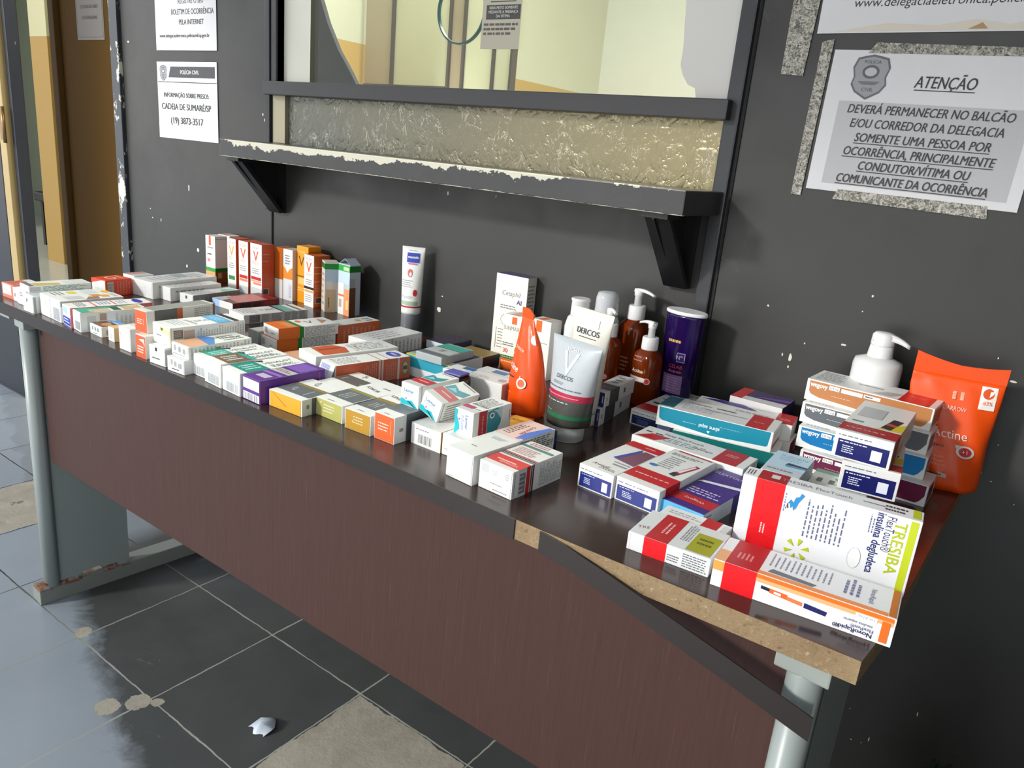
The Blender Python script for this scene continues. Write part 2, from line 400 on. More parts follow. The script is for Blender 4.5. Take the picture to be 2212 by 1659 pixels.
def carton(name, label, cat, pos, base=WH, F=(), R=(), T=(), group=None, flap=None, roll=0.0, bev=0.0009, rough=0.38):
    """folding carton; local origin at its front left bottom corner"""
    x, y, z, rd, w, d, h = pos
    mb = MB(); bm_ = card(base, rough)
    mb.box((0, 0, 0), (w, d, h), bm_, bev)
    fx = Face(mb, (0, 0, 0), (1, 0, 0), (0, 0, 1), w, h)
    Face(mb, (w, 0, 0), (0, 1, 0), (0, 0, 1), d, h).run(R)
    Face(mb, (0, 0, h), (1, 0, 0), (0, 1, 0), w, d).run(T)
    if flap is None: fx.run(F)
    o = mb.build(name); o.location = (x, y, z); o.rotation_euler = (0, roll, math.radians(rd))
    if flap is not None:
        # the tucked end flap, a second sheet of board lying on the front end
        fb = MB(); fb.box((0.03*w, -0.0006, 0.02*h), (0.97*w, 0.0002, 0.965*h), card(flap, rough), 0.0002, seg=1)
        Face(fb, (0, -0.0006, 0), (1, 0, 0), (0, 0, 1), w, h).run(F)
        fo = fb.build('tuck_flap', o)
        if flap != base: fo['label'] = 'coloured tuck flap'
    return tag(o, label, cat, group)

# ------------------------------------------------------------------ setting
def struct(name, mb, parent=None):
    o = mb.build(name, parent, recalc=False)
    if parent is None: o['kind'] = 'structure'
    return o
WALL = wall_paint('charcoal_wall', '#272725', '#353431')
FRAME = wall_paint('charcoal_frame', '#26272A', '#34353A', thr=0.79)
ZB = -0.04
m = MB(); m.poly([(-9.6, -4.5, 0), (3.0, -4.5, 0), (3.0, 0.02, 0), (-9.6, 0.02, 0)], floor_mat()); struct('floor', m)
m = MB(); HW = 2.62
for x0, x1, z0, z1 in ((-3.305, -2.552, 2.1, HW), (-2.552, -1.748, 0, HW), (-1.748, -0.535, 0, 1.118), (-1.748, -0.535, 2.05, HW), (-0.535, 1.4, 0, HW)):
    m.box((x0, 0.0, z0), (x1, 0.10, z1), WALL)
m.box((-3.75, 0.0, 0), (-3.305, 0.03, HW), WALL)
FLK = simple('bare_plaster', '#D5D1C2', 0.7)
for fx_, fz_, fa, fb in [(-2.467, 1.374, 0.008, 0.0039), (-2.165, 0.97, 0.0037, 0.0122), (-2.126, 0.79, 0.0073, 0.007), (-2.189, 0.731, 0.0051, 0.0058), (-2.155, 0.712, 0.005, 0.0043), (-2.135, 0.715, 0.005, 0.0043), (-1.153, 0.793, 0.0071, 0.0076), (-1.145, 0.825, 0.0028, 0.0021), (-0.401, 0.944, 0.0024, 0.0024), (-0.361, 0.865, 0.0016, 0.004), (-0.347, 0.863, 0.0031, 0.0072), (-0.347, 0.846, 0.0015, 0.0032), (-0.266, 0.903, 0.0057, 0.0019), (-0.328, 0.892, 0.0015, 0.0016), (-0.022, 0.9, 0.0062, 0.002), (-0.049, 0.93, 0.0011, 0.002), (-0.039, 0.892, 0.0011, 0.0034), (-0.239, 0.99, 0.002, 0.0022), (-0.249, 0.963, 0.0014, 0.0015), (-0.018, 0.8, 0.0011, 0.0014), (-1.801, 1.18, 0.0039, 0.0047), (-1.809, 1.194, 0.0039, 0.0035), (-0.545, 1.185, 0.0025, 0.0039), (-0.542, 1.118, 0.0017, 0.0039), (-0.121, 0.258, 0.0011, 0.0013), (-0.131, 0.169, 0.0015, 0.0028), (-0.08, 0.215, 0.001, 0.0063), (-0.107, 0.199, 0.0014, 0.0018), (-0.09, 0.202, 0.0011, 0.0014), (-0.02, 0.304, 0.001, 0.0051), (-0.366, 0.649, 0.0016, 0.0017), (-2.373, 0.857, 0.0041, 0.0029), (-2.325, 0.855, 0.0027, 0.0058), (-2.384, 0.884, 0.0041, 0.0022), (-0.056, 0.797, 0.0012, 0.0014), (-0.029, 0.751, 0.0012, 0.0014), (-0.014, 0.741, 0.0017, 0.0011), (-0.055, 0.695, 0.0012, 0.0015), (0.023, 0.715, 0.0011, 0.0014), (-1.148, 1.058, 0.0034, 0.005), (-1.013, 1.065, 0.0012, 0.0038)]:
    m.poly([(fx_+fa*random.uniform(.6, 1.1)*math.cos(t*math.pi/4), -.0004, fz_+fb*random.uniform(.6, 1.1)*math.sin(t*math.pi/4)) for t in range(8)], FLK)
struct('wall_back', m)
m = MB(); m.box((0.62, -1.7, 0), (0.72, 0.0, HW), WALL); struct('added_shade_wall', m)  # unseen wall, added close by to block sky and darken the right
m = MB(); m.box((-3.4, -3.3, HW), (1.4, 0.1, HW+0.08), simple('pale_ceiling', '#D2D2CA', 0.8)); struct('ceiling', m)
# panel seams and cover strips on the wall
m = MB()
m.box((-0.533, -0.010, 0), (-0.506, 0.004, HW), FRAME, 0.003)
struct('trim_1', m)
m = MB(); m.box((-0.503, -0.0025, 0), (-0.4995, 0.0, HW), simple('black_gap', '#060606', 0.7)); struct('trim_2', m)
m = MB(); m.box((-1.792, -0.008, 0.95), (-1.772, 0.004, HW), FRAME, 0.003); m.box((-1.770, -0.003, 0), (-1.766, 0.0, 0.95), simple('black_gap', '#060606', 0.7)); m.box((-1.776, -0.003, 0), (-1.771, 0.001, 0.95), FRAME); struct('trim_3', m)

# door frame and the things seen through the doorway
m = MB(); JM = worn_frame('navy_jamb', '#2E333C', 0.70)
m.box((-3.305, -0.012, 0), (-3.280, 0.032, 2.1), JM, 0.003)
m.box((-2.556, -0.012, 0), (-2.508, 0.10, 2.1), worn_frame('navy_jamb_worn', '#2C3036', 0.545), 0.004)
m.box((-3.305, -0.012, 2.1), (-2.508, 0.10, 2.15), JM, 0.003)
struct('trim_4', m)
m = MB(); BG = simple('beige_edge', '#B39A66', 0.45)
m.box((-3.362, -0.034, 0.01), (-3.308, -0.002, 2.08), BG, 0.004)
m.box((-3.75, -0.034, 0.0), (-3.366, -0.002, 2.10), simple('navy_door', '#161B24', 0.45), 0.004)
d1 = struct('door_1', m)
m = MB(); m.box((-3.345, -0.037, 1.03), (-3.308, -0.0335, 1.14), simple('brass_plate', '#8C6F45', 0.35, 0.7)); m.rings([circle(-3.307, -0.037, z, 0.006, n=16) for z in (1.02, 1.15)], simple('brass_plate', '#8C6F45', 0.35, 0.7)); m.build('hinge', d1)
m = MB(); OC = simple('ochre_door', '#7A5512', 0.85, 0, 0.06, 3)
m.box((-3.545, 0.30, 0.005), (-2.70, 0.34, 2.1), OC, 0.004); d2_ = struct('door_2', m)
m = MB(); m.box((-3.60, 0.28, 0), (-3.552, 0.36, 2.15), simple('ochre_frame', '#6A4A18', 0.8), 0.004); m.build('door_frame', d2_)
DADO_C = dado_mat('corridor_paint', '#8E6E2A', '#A5A07C', 1.655)
m = MB(); m.box((-6.585, 1.48, 0), (-6.315, 1.80, 2.75), DADO_C, 0.006)
struct('wall_pillar', m)
m = MB(); GG = simple('grey_green_paint', '#7F8570', 0.6)
m.box((-9.6, 2.6, 0), (-2.80, 2.7, 2.75), GG); m.box((-9.7, 0.1, 0), (-9.6, 2.7, 2.75), GG)
struct('wall_corridor', m)
m = MB(); m.poly([(-9.6, 0.021, 0.002), (-2.8, 0.021, 0.002), (-2.8, 2.6, 0.002), (-9.6, 2.6, 0.002)], simple('pale_floor', '#A9A698', 0.22)); struct('floor_corridor', m)
m = MB(); m.box((-9.7, 0.1, 2.75), (1.5, 3.7, 2.82), simple('white_ceiling', '#DADAD2', 0.8)); struct('ceiling_office', m)
# bench in the corridor
bn = empty('bench', (-6.95, 1.95, 0))
def part(mb, name, root, parent=None):
    o = mb.build(name); o.location = -Vector(root.location) if root.rotation_euler.z == 0 else (0, 0, 0); o.parent = parent or root
    return o
BK = simple('black_vinyl', '#0E0E10', 0.5)
m = MB(); m.box((-7.4, 1.75, 0.38), (-6.62, 2.15, 0.46), BK, 0.015); part(m, 'seat', bn)
m = MB(); m.box((-7.4, 2.12, 0.5), (-6.62, 2.17, 0.80), BK, 0.015); part(m, 'backrest', bn)
for x in (-7.35, -6.70):
    m = MB(); m.box((x, 1.78, 0), (x+0.04, 2.14, 0.38), BK, 0.005); part(m, 'leg', bn)
tag(bn, 'low black bench in the corridor seen through the open doorway', 'bench')

# office behind the window
CREAM = '#DADBC0'
m = MB(); DADO_O = dado_mat('office_paint', '#C7A24E', '#D6D6BC', 1.556)
m.box((-2.80, 0.36, 0), (-2.75, 3.4, 2.75), DADO_O); struct('wall_office_left', m)
m = MB(); m.box((-2.75, 3.3, 0), (1.5, 3.4, 2.75), simple('cream_wall', '#E8EAE2', 0.6, 0, 0.04)); struct('wall_office_back', m)
m = MB(); m.box((1.4, 0.1, 0), (1.5, 3.4, 2.75), simple('cream_wall', '#E8EAE2', 0.6, 0, 0.04)); struct('wall_office_right', m)
m = MB(); m.poly([(-2.75, 0.1, 0), (1.4, 0.1, 0), (1.4, 3.3, 0), (-2.75, 3.3, 0)], simple('pale_floor', '#A9A698', 0.22)); struct('floor_office', m)
pt_ = empty('partition', (-2.3, 1.2, 0))
TAN = simple('tan_board', '#B0A283', 0.5, 0, 0.05); CRM = simple('cream_board', '#C8C8A4', 0.5, 0, 0.05)
DKL = simple('brown_strip', '#3A2E1E', 0.5)
for x0, x1, mt in ((-2.712, -2.547, TAN), (-2.532, -2.226, CRM), (-2.214, -2.150, simple('brown_board', '#A09070', 0.5)), (-2.138, -1.995, CRM), (-1.983, -1.905, CRM)):
    m = MB(); m.box((x0, 1.2, 0.0), (x1, 1.23, 2.5), mt, 0.002); part(m, 'board', pt_)
for x0, x1 in ((-2.547, -2.532), (-2.226, -2.214), (-2.150, -2.138), (-1.995, -1.983), (-1.905, -1.895)):
    m = MB(); m.box((x0, 1.19, 0.0), (x1, 1.225, 2.5), DKL, 0.001); part(m, 'upright', pt_)
m = MB(); m.box((-2.71, 1.192, 1.385), (-2.23, 1.20, 1.391), DKL); part(m, 'rail', pt_)
tag(pt_, 'tan and cream board partition behind the left half of the window glass', 'partition')
m = MB(); CU = simple('charcoal_sheet', '#1E1F1E', 0.8)  # dark shape of unknown kind, built as a folded sheet
out = [(-2.30, 1.0), (-1.78, 1.0), (-1.785, 1.29), (-1.83, 1.345), (-1.88, 1.40), (-1.93, 1.475), (-1.972, 1.56), (-2.02, 1.75), (-2.05, 2.0), (-2.30, 2.0)]
m.prism(out, 0.33, 0.315, CU, 'y')
for x in (-2.15, -2.06, -1.985, -1.90): m.prism([(x-0.012, 1.0), (x+0.012, 1.0), (x+0.008, 1.32), (x-0.008, 1.32)], 0.316, 0.306, CU, 'y')
tag(m.build('silhouette'), 'dark shape behind the lower left corner of the window glass', 'silhouette')
m = MB(); m.box((-1.50, 3.28, 1.66), (-0.98, 3.299, 2.6), simple('cream_board2', '#BEB98C', 0.5), 0.004)
tag(m.build('wall_cabinet'), 'narrow cream cabinet on the pale office wall behind the glass', 'cabinet')

# window: frame, film panel, pane
win = MB(); RAIL = worn_frame('charcoal_rail', '#2B2A2C', 0.70)
win.box((-1.769, -0.030, 1.243), (-0.521, 0.05, 1.276), RAIL, 0.002)
window = struct('window_1', win)
m = MB(); m.box((-1.769, -0.005, 1.276), (-1.748, 0.06, 2.05), FRAME, 0.002); m.box((-0.535, -0.005, 1.276), (-0.521, 0.06, 2.05), FRAME, 0.002); m.box((-1.769, -0.005, 2.03), (-0.521, 0.06, 2.06), FRAME, 0.002); m.build('window_frame', window)
m = MB(); m.box((-1.748, 0.028, 1.270), (-0.535, 0.033, 2.04), glass_mat()); m.build('pane', window)
m = MB(); m.box((-1.717, 0.010, 1.116), (-0.530, 0.014, 1.245), film_mat()); m.build('film_panel', window)['label'] = 'crinkled plastic film under the pane'
m = MB(); m.box((-1.766, -0.001, 1.126), (-1.717, 0.012, 1.245), simple('bare_metal_strip', '#A79F86', 0.4, 0.3), 0.001)
m.build('end_strip', window)
m = MB()
big = [(-1.169+0.066*math.cos(2*math.pi*i/64), 1.437+0.068*math.sin(2*math.pi*i/64)) for i in range(64)]
sml = [(-1.169+0.0625*math.cos(2*math.pi*i/64), 1.437+0.0645*math.sin(2*math.pi*i/64)) for i in range(64)]
TE = plastic('#2C5A58', 0.15)
for a in range(64):
    b = (a+1) % 64
    for y0, y1 in ((0.0265, 0.0265), (0.0345, 0.0345)):
        m.poly([(sml[a][0], y0, sml[a][1]), (big[a][0], y0, big[a][1]), (big[b][0], y0, big[b][1]), (sml[b][0], y0, sml[b][1])], TE)
    m.poly([(big[a][0], 0.0265, big[a][1]), (big[a][0], 0.0345, big[a][1]), (big[b][0], 0.0345, big[b][1]), (big[b][0], 0.0265, big[b][1])], TE)
    m.poly([(sml[a][0], 0.0265, sml[a][1]), (sml[a][0], 0.0345, sml[a][1]), (sml[b][0], 0.0345, sml[b][1]), (sml[b][0], 0.0265, sml[b][1])], TE)
m.build('speaking_hole', window)['label'] = 'green cut edge of the round speaking hole'
# papers on the pane
def wallface(mb, x0, z0, w, h, y): return Face(mb, (x0, y, z0), (1, 0, 0), (0, 0, 1), w, h)
m = MB(); m.box((-1.748, 0.020, 1.277), (-1.648, 0.0215, 2.0), paper_mat('#EFEDDE')); tag(m.build('paper_strip'), 'plain white paper strip stuck along the left side of the window pane', 'paper')
m = MB(); m.prism([(-0.602, 1.278), (-0.537, 1.278), (-0.537, 2.0), (-0.655, 2.0), (-0.650, 1.47), (-0.640, 1.36), (-0.641, 1.335), (-0.634, 1.318), (-0.622, 1.302), (-0.607, 1.296)], 0.0215, 0.020, paper_mat('#E6E2DC'), 'y')
tag(m.build('poster'), 'large blank whitish sheet with a curled corner on the right of the pane', 'paper')
m = MB(); nx, nz, nw, nh = -1.106, 1.360, 0.10, 0.21
m.box((nx, 0.024, nz), (nx+nw, 0.025, nz+nh), paper_mat('#C6BFAC')); f = wallface(m, nx, nz, nw, nh, 0.024)
f.rect(0.10, 0.27, 0.98, 0.40, '#3E3D3A'); f.rect(0.2, 0.425, 0.85, 0.435, '#4A4742')
for i, (q, ft) in enumerate((('SERÁ FEITO SOMENTE', .076), ('MEDIANTE A PRESENÇA', .076), ('DA VÍTIMA', .04))): f.text(q, 0.54, 0.375-i*0.038, 0.0052, '#E9E6DA', fit=ft, bold=0.01)
f.lines(0.06, 0.12, 0.95, 0.245, 3, '#57534A', dens=1, fill=0.5); f.rect(0.02, 0.50, 0.98, 0.512, '#A39C8A')
f.text('AVISO', 0.40, 0.60, 0.009, '#2E2C29', bold=0.02); f.ell(0.85, 0.58, 0.13, 0.055, '#2E2C29'); f.ell(0.85, 0.58, 0.11, 0.046, '#C6BFAC'); f.rect(0.78, 0.57, 0.92, 0.585, '#2E2C29')
tag(m.build('notice'), 'small narrow grey notice taped on the glass beside the round hole', 'notice')

# shelf under the window
sh = MB()
def shelf_mat():
    m, p = base_mat('worn_charcoal_shelf', '#2B2B2C', 0.36); pos = geo(m); X, Y, Z = sep(m, pos)
    n = noise(m, 11, 6, 0.7, mapping(m, pos, (1, 1, 1.6))); n2 = noise(m, 46, 5, 0.7, pos)
    mid = math_(m, 'SUBTRACT', 1.0, math_(m, 'MULTIPLY', math_(m, 'ABSOLUTE', math_(m, 'ADD', X, 1.36)), 1.7), clamp=True)
    jag = math_(m, 'ADD', math_(m, 'SUBTRACT', n, 0.5), math_(m, 'MULTIPLY', math_(m, 'SUBTRACT', n2, 0.5), 0.45))
    top = math_(m, 'SUBTRACT', math_(m, 'MULTIPLY', math_(m, 'SUBTRACT', Z, 1.085), 25.0), math_(m, 'MULTIPLY', jag, 1.5))
    onfront = math_(m, 'LESS_THAN', Y, -0.158)
    w = math_(m, 'GREATER_THAN', top, math_(m, 'SUBTRACT', 1.0, math_(m, 'MULTIPLY', mid, 0.40)))
    low = math_(m, 'LESS_THAN', math_(m, 'ADD', Z, math_(m, 'MULTIPLY', n2, -0.006)), 1.0832)
    spot = math_(m, 'GREATER_THAN', noise(m, 60, 3, 0.6, mapping(m, pos, (1, 1, 0.6), (0, 0.5, 0))), 0.74)
    w = math_(m, 'MULTIPLY', math_(m, 'MAXIMUM', math_(m, 'MAXIMUM', w, low), spot), onfront)
    dark = mix(m, n, lin('#262627'), lin('#3C3C3C'))
    dark = mix(m, math_(m, 'GREATER_THAN', Z, 1.1235), dark, lin('#5B584B'))
    L(m, mix(m, w, dark, lin('#CFCBB8')), p.inputs['Base Color']); bump(m, p, math_(m, 'ADD', w, n2), 0.2, 0.002)
    return m
sroot = empty('counter_shelf', (-1.135, -0.08, 1.085))
sh.box((-1.758, -0.166, 1.085), (-0.512, -0.001, 1.1255), shelf_mat(), 0.002); part(sh, 'shelf_board', sroot)
BRM = simple('black_bracket', '#17181A', 0.4)
for bx in (-1.742, -0.578):
    mb = MB()
    mb.prism([(-0.001, 1.085), (-0.138, 1.085), (-0.138, 1.072), (-0.014, 0.948), (-0.001, 0.948)], bx, bx+0.004, BRM, 'x')
    mb.prism([(-0.142, 1.083), (-0.132, 1.083), (-0.006, 0.950), (-0.018, 0.948)], bx-0.016, bx+0.030, BRM, 'x')
    mb.box((bx-0.016, -0.008, 0.948), (bx+0.030, -0.001, 1.085), BRM); mb.box((bx-0.018, -0.146, 1.075), (bx+0.032, -0.10, 1.0852), BRM, 0.001)
    part(mb, 'bracket', sroot)
tag(sroot, 'charcoal counter shelf with worn white front edge below the window', 'shelf')

# notices on the wall
INK = '#1E1E20'
def sheet(x0, z0, w, h, rot, name, label, draw, tape=None, group=None):
    m = MB(); m.box((0, -0.0007, 0), (w, 0.0004, h), paper_mat(), 0)
    draw(Face(m, (0, -0.0007, 0), (1, 0, 0), (0, 0, 1), w, h)); o = m.build(name)
    o.location = (x0, -0.0016, z0); o.rotation_euler = (0, math.radians(rot), 0); tag(o, label, 'notice', group)
    for q in tape or []:
        t = MB(); t.prism(q, -0.0011, -0.0003, tape_mat(), 'y'); t.build('tape_strip', o)['label'] = 'crackled clear tape strip'
    return o
def badge(f, cx, cy_, s):
    W_, H_ = f.w, f.h
    def P(pts, k=1): return [(cx+x*k*s/W_, cy_+y*k*s/H_) for x, y in pts]
    sh_ = [(-.36, .42), (-.2, .46), (0, .5), (.2, .46), (.36, .42), (.44, .2), (.38, -.02), (.42, -.2), (.30, -.38), (0, -.55), (-.30, -.38), (-.42, -.2), (-.38, -.02), (-.44, .2)]
    f.pol(P(sh_), '#5E5E62'); f.pol(P(sh_, .9), '#9A9A9E')
    f.pol(P([(.2*math.cos(a*.3142), .16+.16*math.sin(a*.3142)-.06) for a in range(20)]), '#55555A'); f.pol(P([(.14*math.cos(a*.3142), .12+.1*math.sin(a*.3142)-.02) for a in range(20)]), '#BDBDC0')
    f.pol(P([(-.26, -.12), (.26, -.12), (.16, -.2), (-.16, -.2)]), '#6A6A6E')
    f.text('POLÍCIA', cx, cy_+0.33*s/H_, 0.075*s, '#3A3A3E', fit=.5*s); f.text('CIVIL', cx, cy_-0.31*s/H_, 0.085*s, '#3A3A3E', fit=.4*s)
def dr_left(f):
    f.rect(.01, .735, .995, .745, INK); f.pol([(.20, .80), (.97, .80), (.97, .94), (.24, .94)], '#3C3C40')
    f.text('POLÍCIA CIVIL', .56, .87, .0105, '#EDEDED', fit=.13, bold=.015); badge(f, .11, .86, .042)
    f.text('INFORMAÇÃO SOBRE PRESOS:', .49, .575, .0125, INK, fit=.228, bold=.012); f.text('CADEIA DE SUMARÉ/SP', .48, .425, .017, INK, fit=.264, bold=.008); f.text('(19) 3873-3517', .49, .245, .0185, INK, fit=.190, bold=.008)
sheet(-2.308, 1.106, .300, .213, -0.3, 'notice', 'white notice with a phone number below the other sheet left of the window', dr_left)
def dr_up(f):
    f.text('REGISTRE O SEU', .60, .60, .012, INK, fit=.13, bold=.01); f.text('BOLETIM DE OCORRÊNCIA', .62, .475, .0145, INK, fit=.205, bold=.01); f.text('PELA INTERNET', .605, .35, .0135, INK, fit=.12, bold=.01)
    f.text('www.delegaciaeletronica.policiacivil.sp.gov.br', .48, .185, .0095, INK, fit=.276, bold=.01); f.text('POLÍCIA CIVIL', .55, .85, .012, INK)
sheet(-2.307, 1.350, .300, .213, 0.0, 'notice', 'upper white notice with a web address cut by the frame, left of the window', dr_up)
def dr_att(f):
    f.rect(.075, .055, .945, .65, '#BDBCBE'); badge(f, .20, .825, .062)
    T_ = dict(bold=.012, shear=.2)
    f.text('ATENÇÃO', .553, .80, .0165, INK, fit=.083, **T_); f.rect(.42, .742, .69, .748, INK)
    for i, (t, w, u, x) in enumerate((('DEVERÁ PERMANECER NO BALCÃO', .228, 0, .505), ('E/OU CORREDOR DA DELEGACIA', .211, 0, .505), ('SOMENTE UMA PESSOA POR', .188, 1, .505), ('OCORRÊNCIA, PRINCIPALMENTE', .211, 1, .50), ('CONDUTOR/VÍTIMA OU', .157, 1, .50), ('COMUNICANTE DA OCORRÊNCIA', .213, 1, .50))):
        y = .60-i*.0985; f.text(t, x, y, .0128, INK, fit=w, **T_)
        if u: f.rect(x-w/2/f.w, y-.046, x+w/2/f.w, y-.041, INK)
sheet(-.376, 1.146, .300, .211, 1.0, 'notice', 'white notice headed ATENÇÃO with a grey text panel, right of the window', dr_att,
      [[(-.004, .226), (-.022, .222), (-.022, -.012), (-.006, -.012)], [(.045, -.012), (.265, -.014), (.262, .004), (.05, .004)], [(.05, .207), (.30, .207), (.30, .218), (.06, .222)]])
def dr_web(f):
    f.text('www.delegaciaeletronica.policiacivil.sp.gov.br', .50, .145, .0125, INK, fit=.355, shear=.15)
    f.pol([(.06, .008), (.96, .008), (.80, .03), (.70, .05), (.62, .03), (.52, .055), (.40, .03), (.24, .045)], '#DDD2C2'); f.pol([(.50, .012), (.56, .012), (.54, .04)], '#B08A5A'); f.pol([(.66, .012), (.74, .012), (.71, .036)], '#B99A72')
sheet(-.405, 1.380, .420, .297, -0.3, 'notice', 'white notice with a printed web address, topmost at the right of the wall', dr_web, [[(-.046, .06), (-.004, .05), (-.010, -.063), (-.046, -.060)]])
# paper on the ochre door
m = MB(); m.box((-3.40, 0.2985, 1.43), (-3.19, 0.2992, 1.73), paper_mat('#B8AFA6')); f = wallface(m, -3.40, 1.43, .21, .30, .2985)
f.rect(.03, .03, .97, .035, '#5B5148'); f.rect(.03, .03, .04, .97, '#5B5148'); f.rect(.96, .03, .97, .97, '#5B5148')
for i, t in enumerate(('ACESSO RESTRITO', 'É PROIBIDA A ENTRADA', 'DE PESSOAS NÃO', 'AUTORIZADAS')): f.text(t, .5, .66-i*.13, .012, '#6A4A2E', fit=.165, bold=.02)
tag(m.build('notice'), 'dim paper notice on the ochre door in the corridor', 'notice')

# ------------------------------------------------------------------ table
ZT = 0.738
tb = empty('table', (-1.0, -0.34, 0))
m = MB(); CHIP = chipboard_mat(); TOP = tabletop_mat(); VEN = veneer_mat(); BAND = simple('dark_edge_band', '#1E1412', 0.5, 0, 0.2, 30)
fr = [(-1.955+(-0.064+1.955)*i/24, -0.6345-0.006*math.exp(-((-1.955+1.891*i/24+0.38)/0.22)**2)) for i in range(25)]
ol = fr+[(-0.056, -0.55), (-0.045, -0.052), (-1.955, -0.052)]
n = len(ol); vs = [(x, y, ZT-0.026) for x, y in ol]+[(x, y, ZT) for x, y in ol]
m.faces(vs, [list(range(n, 2*n))], TOP); m.faces(vs, [list(range(n))[::-1]], simple('underside', '#5a4a3e', 0.7))
m.faces(vs, [[i, (i+1) % n, n+(i+1) % n, n+i] for i in range(n)], CHIP)
part(m, 'tabletop', tb)
def band(pts, z, name, lab=None):
    mb = MB(); k = len(pts); rs = []
    for (x, y), zz in zip(pts, z): rs.append([(x, y-0.0017, zz), (x, y, zz), (x, y, zz-0.0265), (x, y-0.0017, zz-0.0265)])
    mb.rings(rs, BAND, False); o = part(mb, name, tb)
    if lab: o['label'] = lab
band([(x, y-0.0002) for x, y in fr if x < -0.40], [ZT+0.0003]*len([1 for x, y in fr if x < -0.40]), 'edge_band')
kp = [(-0.42, -0.642, ZT), (-0.384, -0.6435, 0.7345), (-0.33, -0.6455, 0.7245), (-0.263, -0.648, 0.7105), (-0.18, -0.652, 0.6935), (-0.089, -0.657, 0.6745)]
band([(a, b) for a, b, c in kp], [c for a, b, c in kp], 'peeled_edge_band', 'loose end of edging hanging off the corner')
m = MB(); m.box((-1.792, -0.600, 0.372), (-0.130, -0.582, ZT-0.026), VEN, 0.001); part(m, 'modesty_panel', tb)
STL = steel_mat('#939B98', True); STD = steel_mat('#6E7679', True)
def leg(lx, rot):
    mb = MB(); o_ = []
    yz = [(0, .041), (.055, .041), (.068, .056), (.105, .058), (.118, .041), (.180, .041), (.180, ZT-.026), (0, ZT-.026)]
    mb.prism([(y+.018, z) for y, z in yz if True], .004, .032, STL, 'x')
    mb.rings([[(.018+.018*math.cos(t*math.pi/12), .0+.020-.020*math.sin(t*math.pi/12), z) for t in range(13)]+[(0, .03, z), (.036, .03, z)][::1] for z in (.041, ZT-.026)], STL, True)
    g = mb.build('leg'); g.parent = tb; g.location = (lx+1.0, -.628+.34, 0); g.rotation_euler = (0, 0, math.radians(rot))
    fb = MB(); fb.box((-.016, -.016, 0), (.034, .54, .041), steel_mat('#80847E', True), .003); fb.build('foot', g)
    pb = MB(); pb.box((-.010, 0, ZT-.047), (.045, .05, ZT-.026), simple('pale_plate', '#8E948E', .45), .002); pb.build('mounting_plate', g)
    return g
leg(-1.838, -4.5); leg(-.1305, -3)
m = MB(); m.box((-1.953, -.615, ZT-.046), (-1.905, -.40, ZT-.027), simple('pale_plate', '#8E948E', .45), .002); part(m, 'end_plate', tb)
tag(tb, 'long dark brown table with peeling front edge, covered in medicine', 'table')

# bits on the floor
m = MB(); rr = []
PLW = plastic('#C9D2DC', .35)
for k in range(9):
    a = k/8; z = .004+.014*math.sin(a*math.pi)
    rr.append([(-1.105+.045*a, -.56+.006*math.sin(a*9), .0015), (-1.102+.043*a+.004*math.sin(a*7), -.54+.008*math.cos(a*5), z+.004), (-1.100+.040*a, -.522+.010*math.sin(a*4), .0018+.004*a)])
for k in range(8):
    for j in range(2): m.poly([rr[k][j], rr[k+1][j], rr[k+1][j+1], rr[k][j+1]], PLW, True)
tag(m.build('plastic_scrap'), 'small crumpled translucent plastic scrap on the dark floor tiles', 'litter')
m = MB(); GB = simple('dark_green_plastic', '#123A1C', .3)
rs = []
for z, r in ((0.0, .10), (.05, .15), (.15, .16), (.26, .15), (.32, .12), (.355, .06), (.372, .025), (.395, .05), (.402, .02)):
    rs.append([(.030+r*(1+.10*math.sin(7*t*math.pi/16+z*14))*math.cos(t*math.pi/16)*.44, -.27+r*(1+.10*math.sin(7*t*math.pi/16+z*14))*math.sin(t*math.pi/16)*.8, z+.004*math.sin(t*1.3)*(z > 0)) for t in range(32)])
m.rings(rs, GB, True); tag(m.build('rubbish_bag'), 'dark green bag in the shadow under the right end of the table', 'bag')

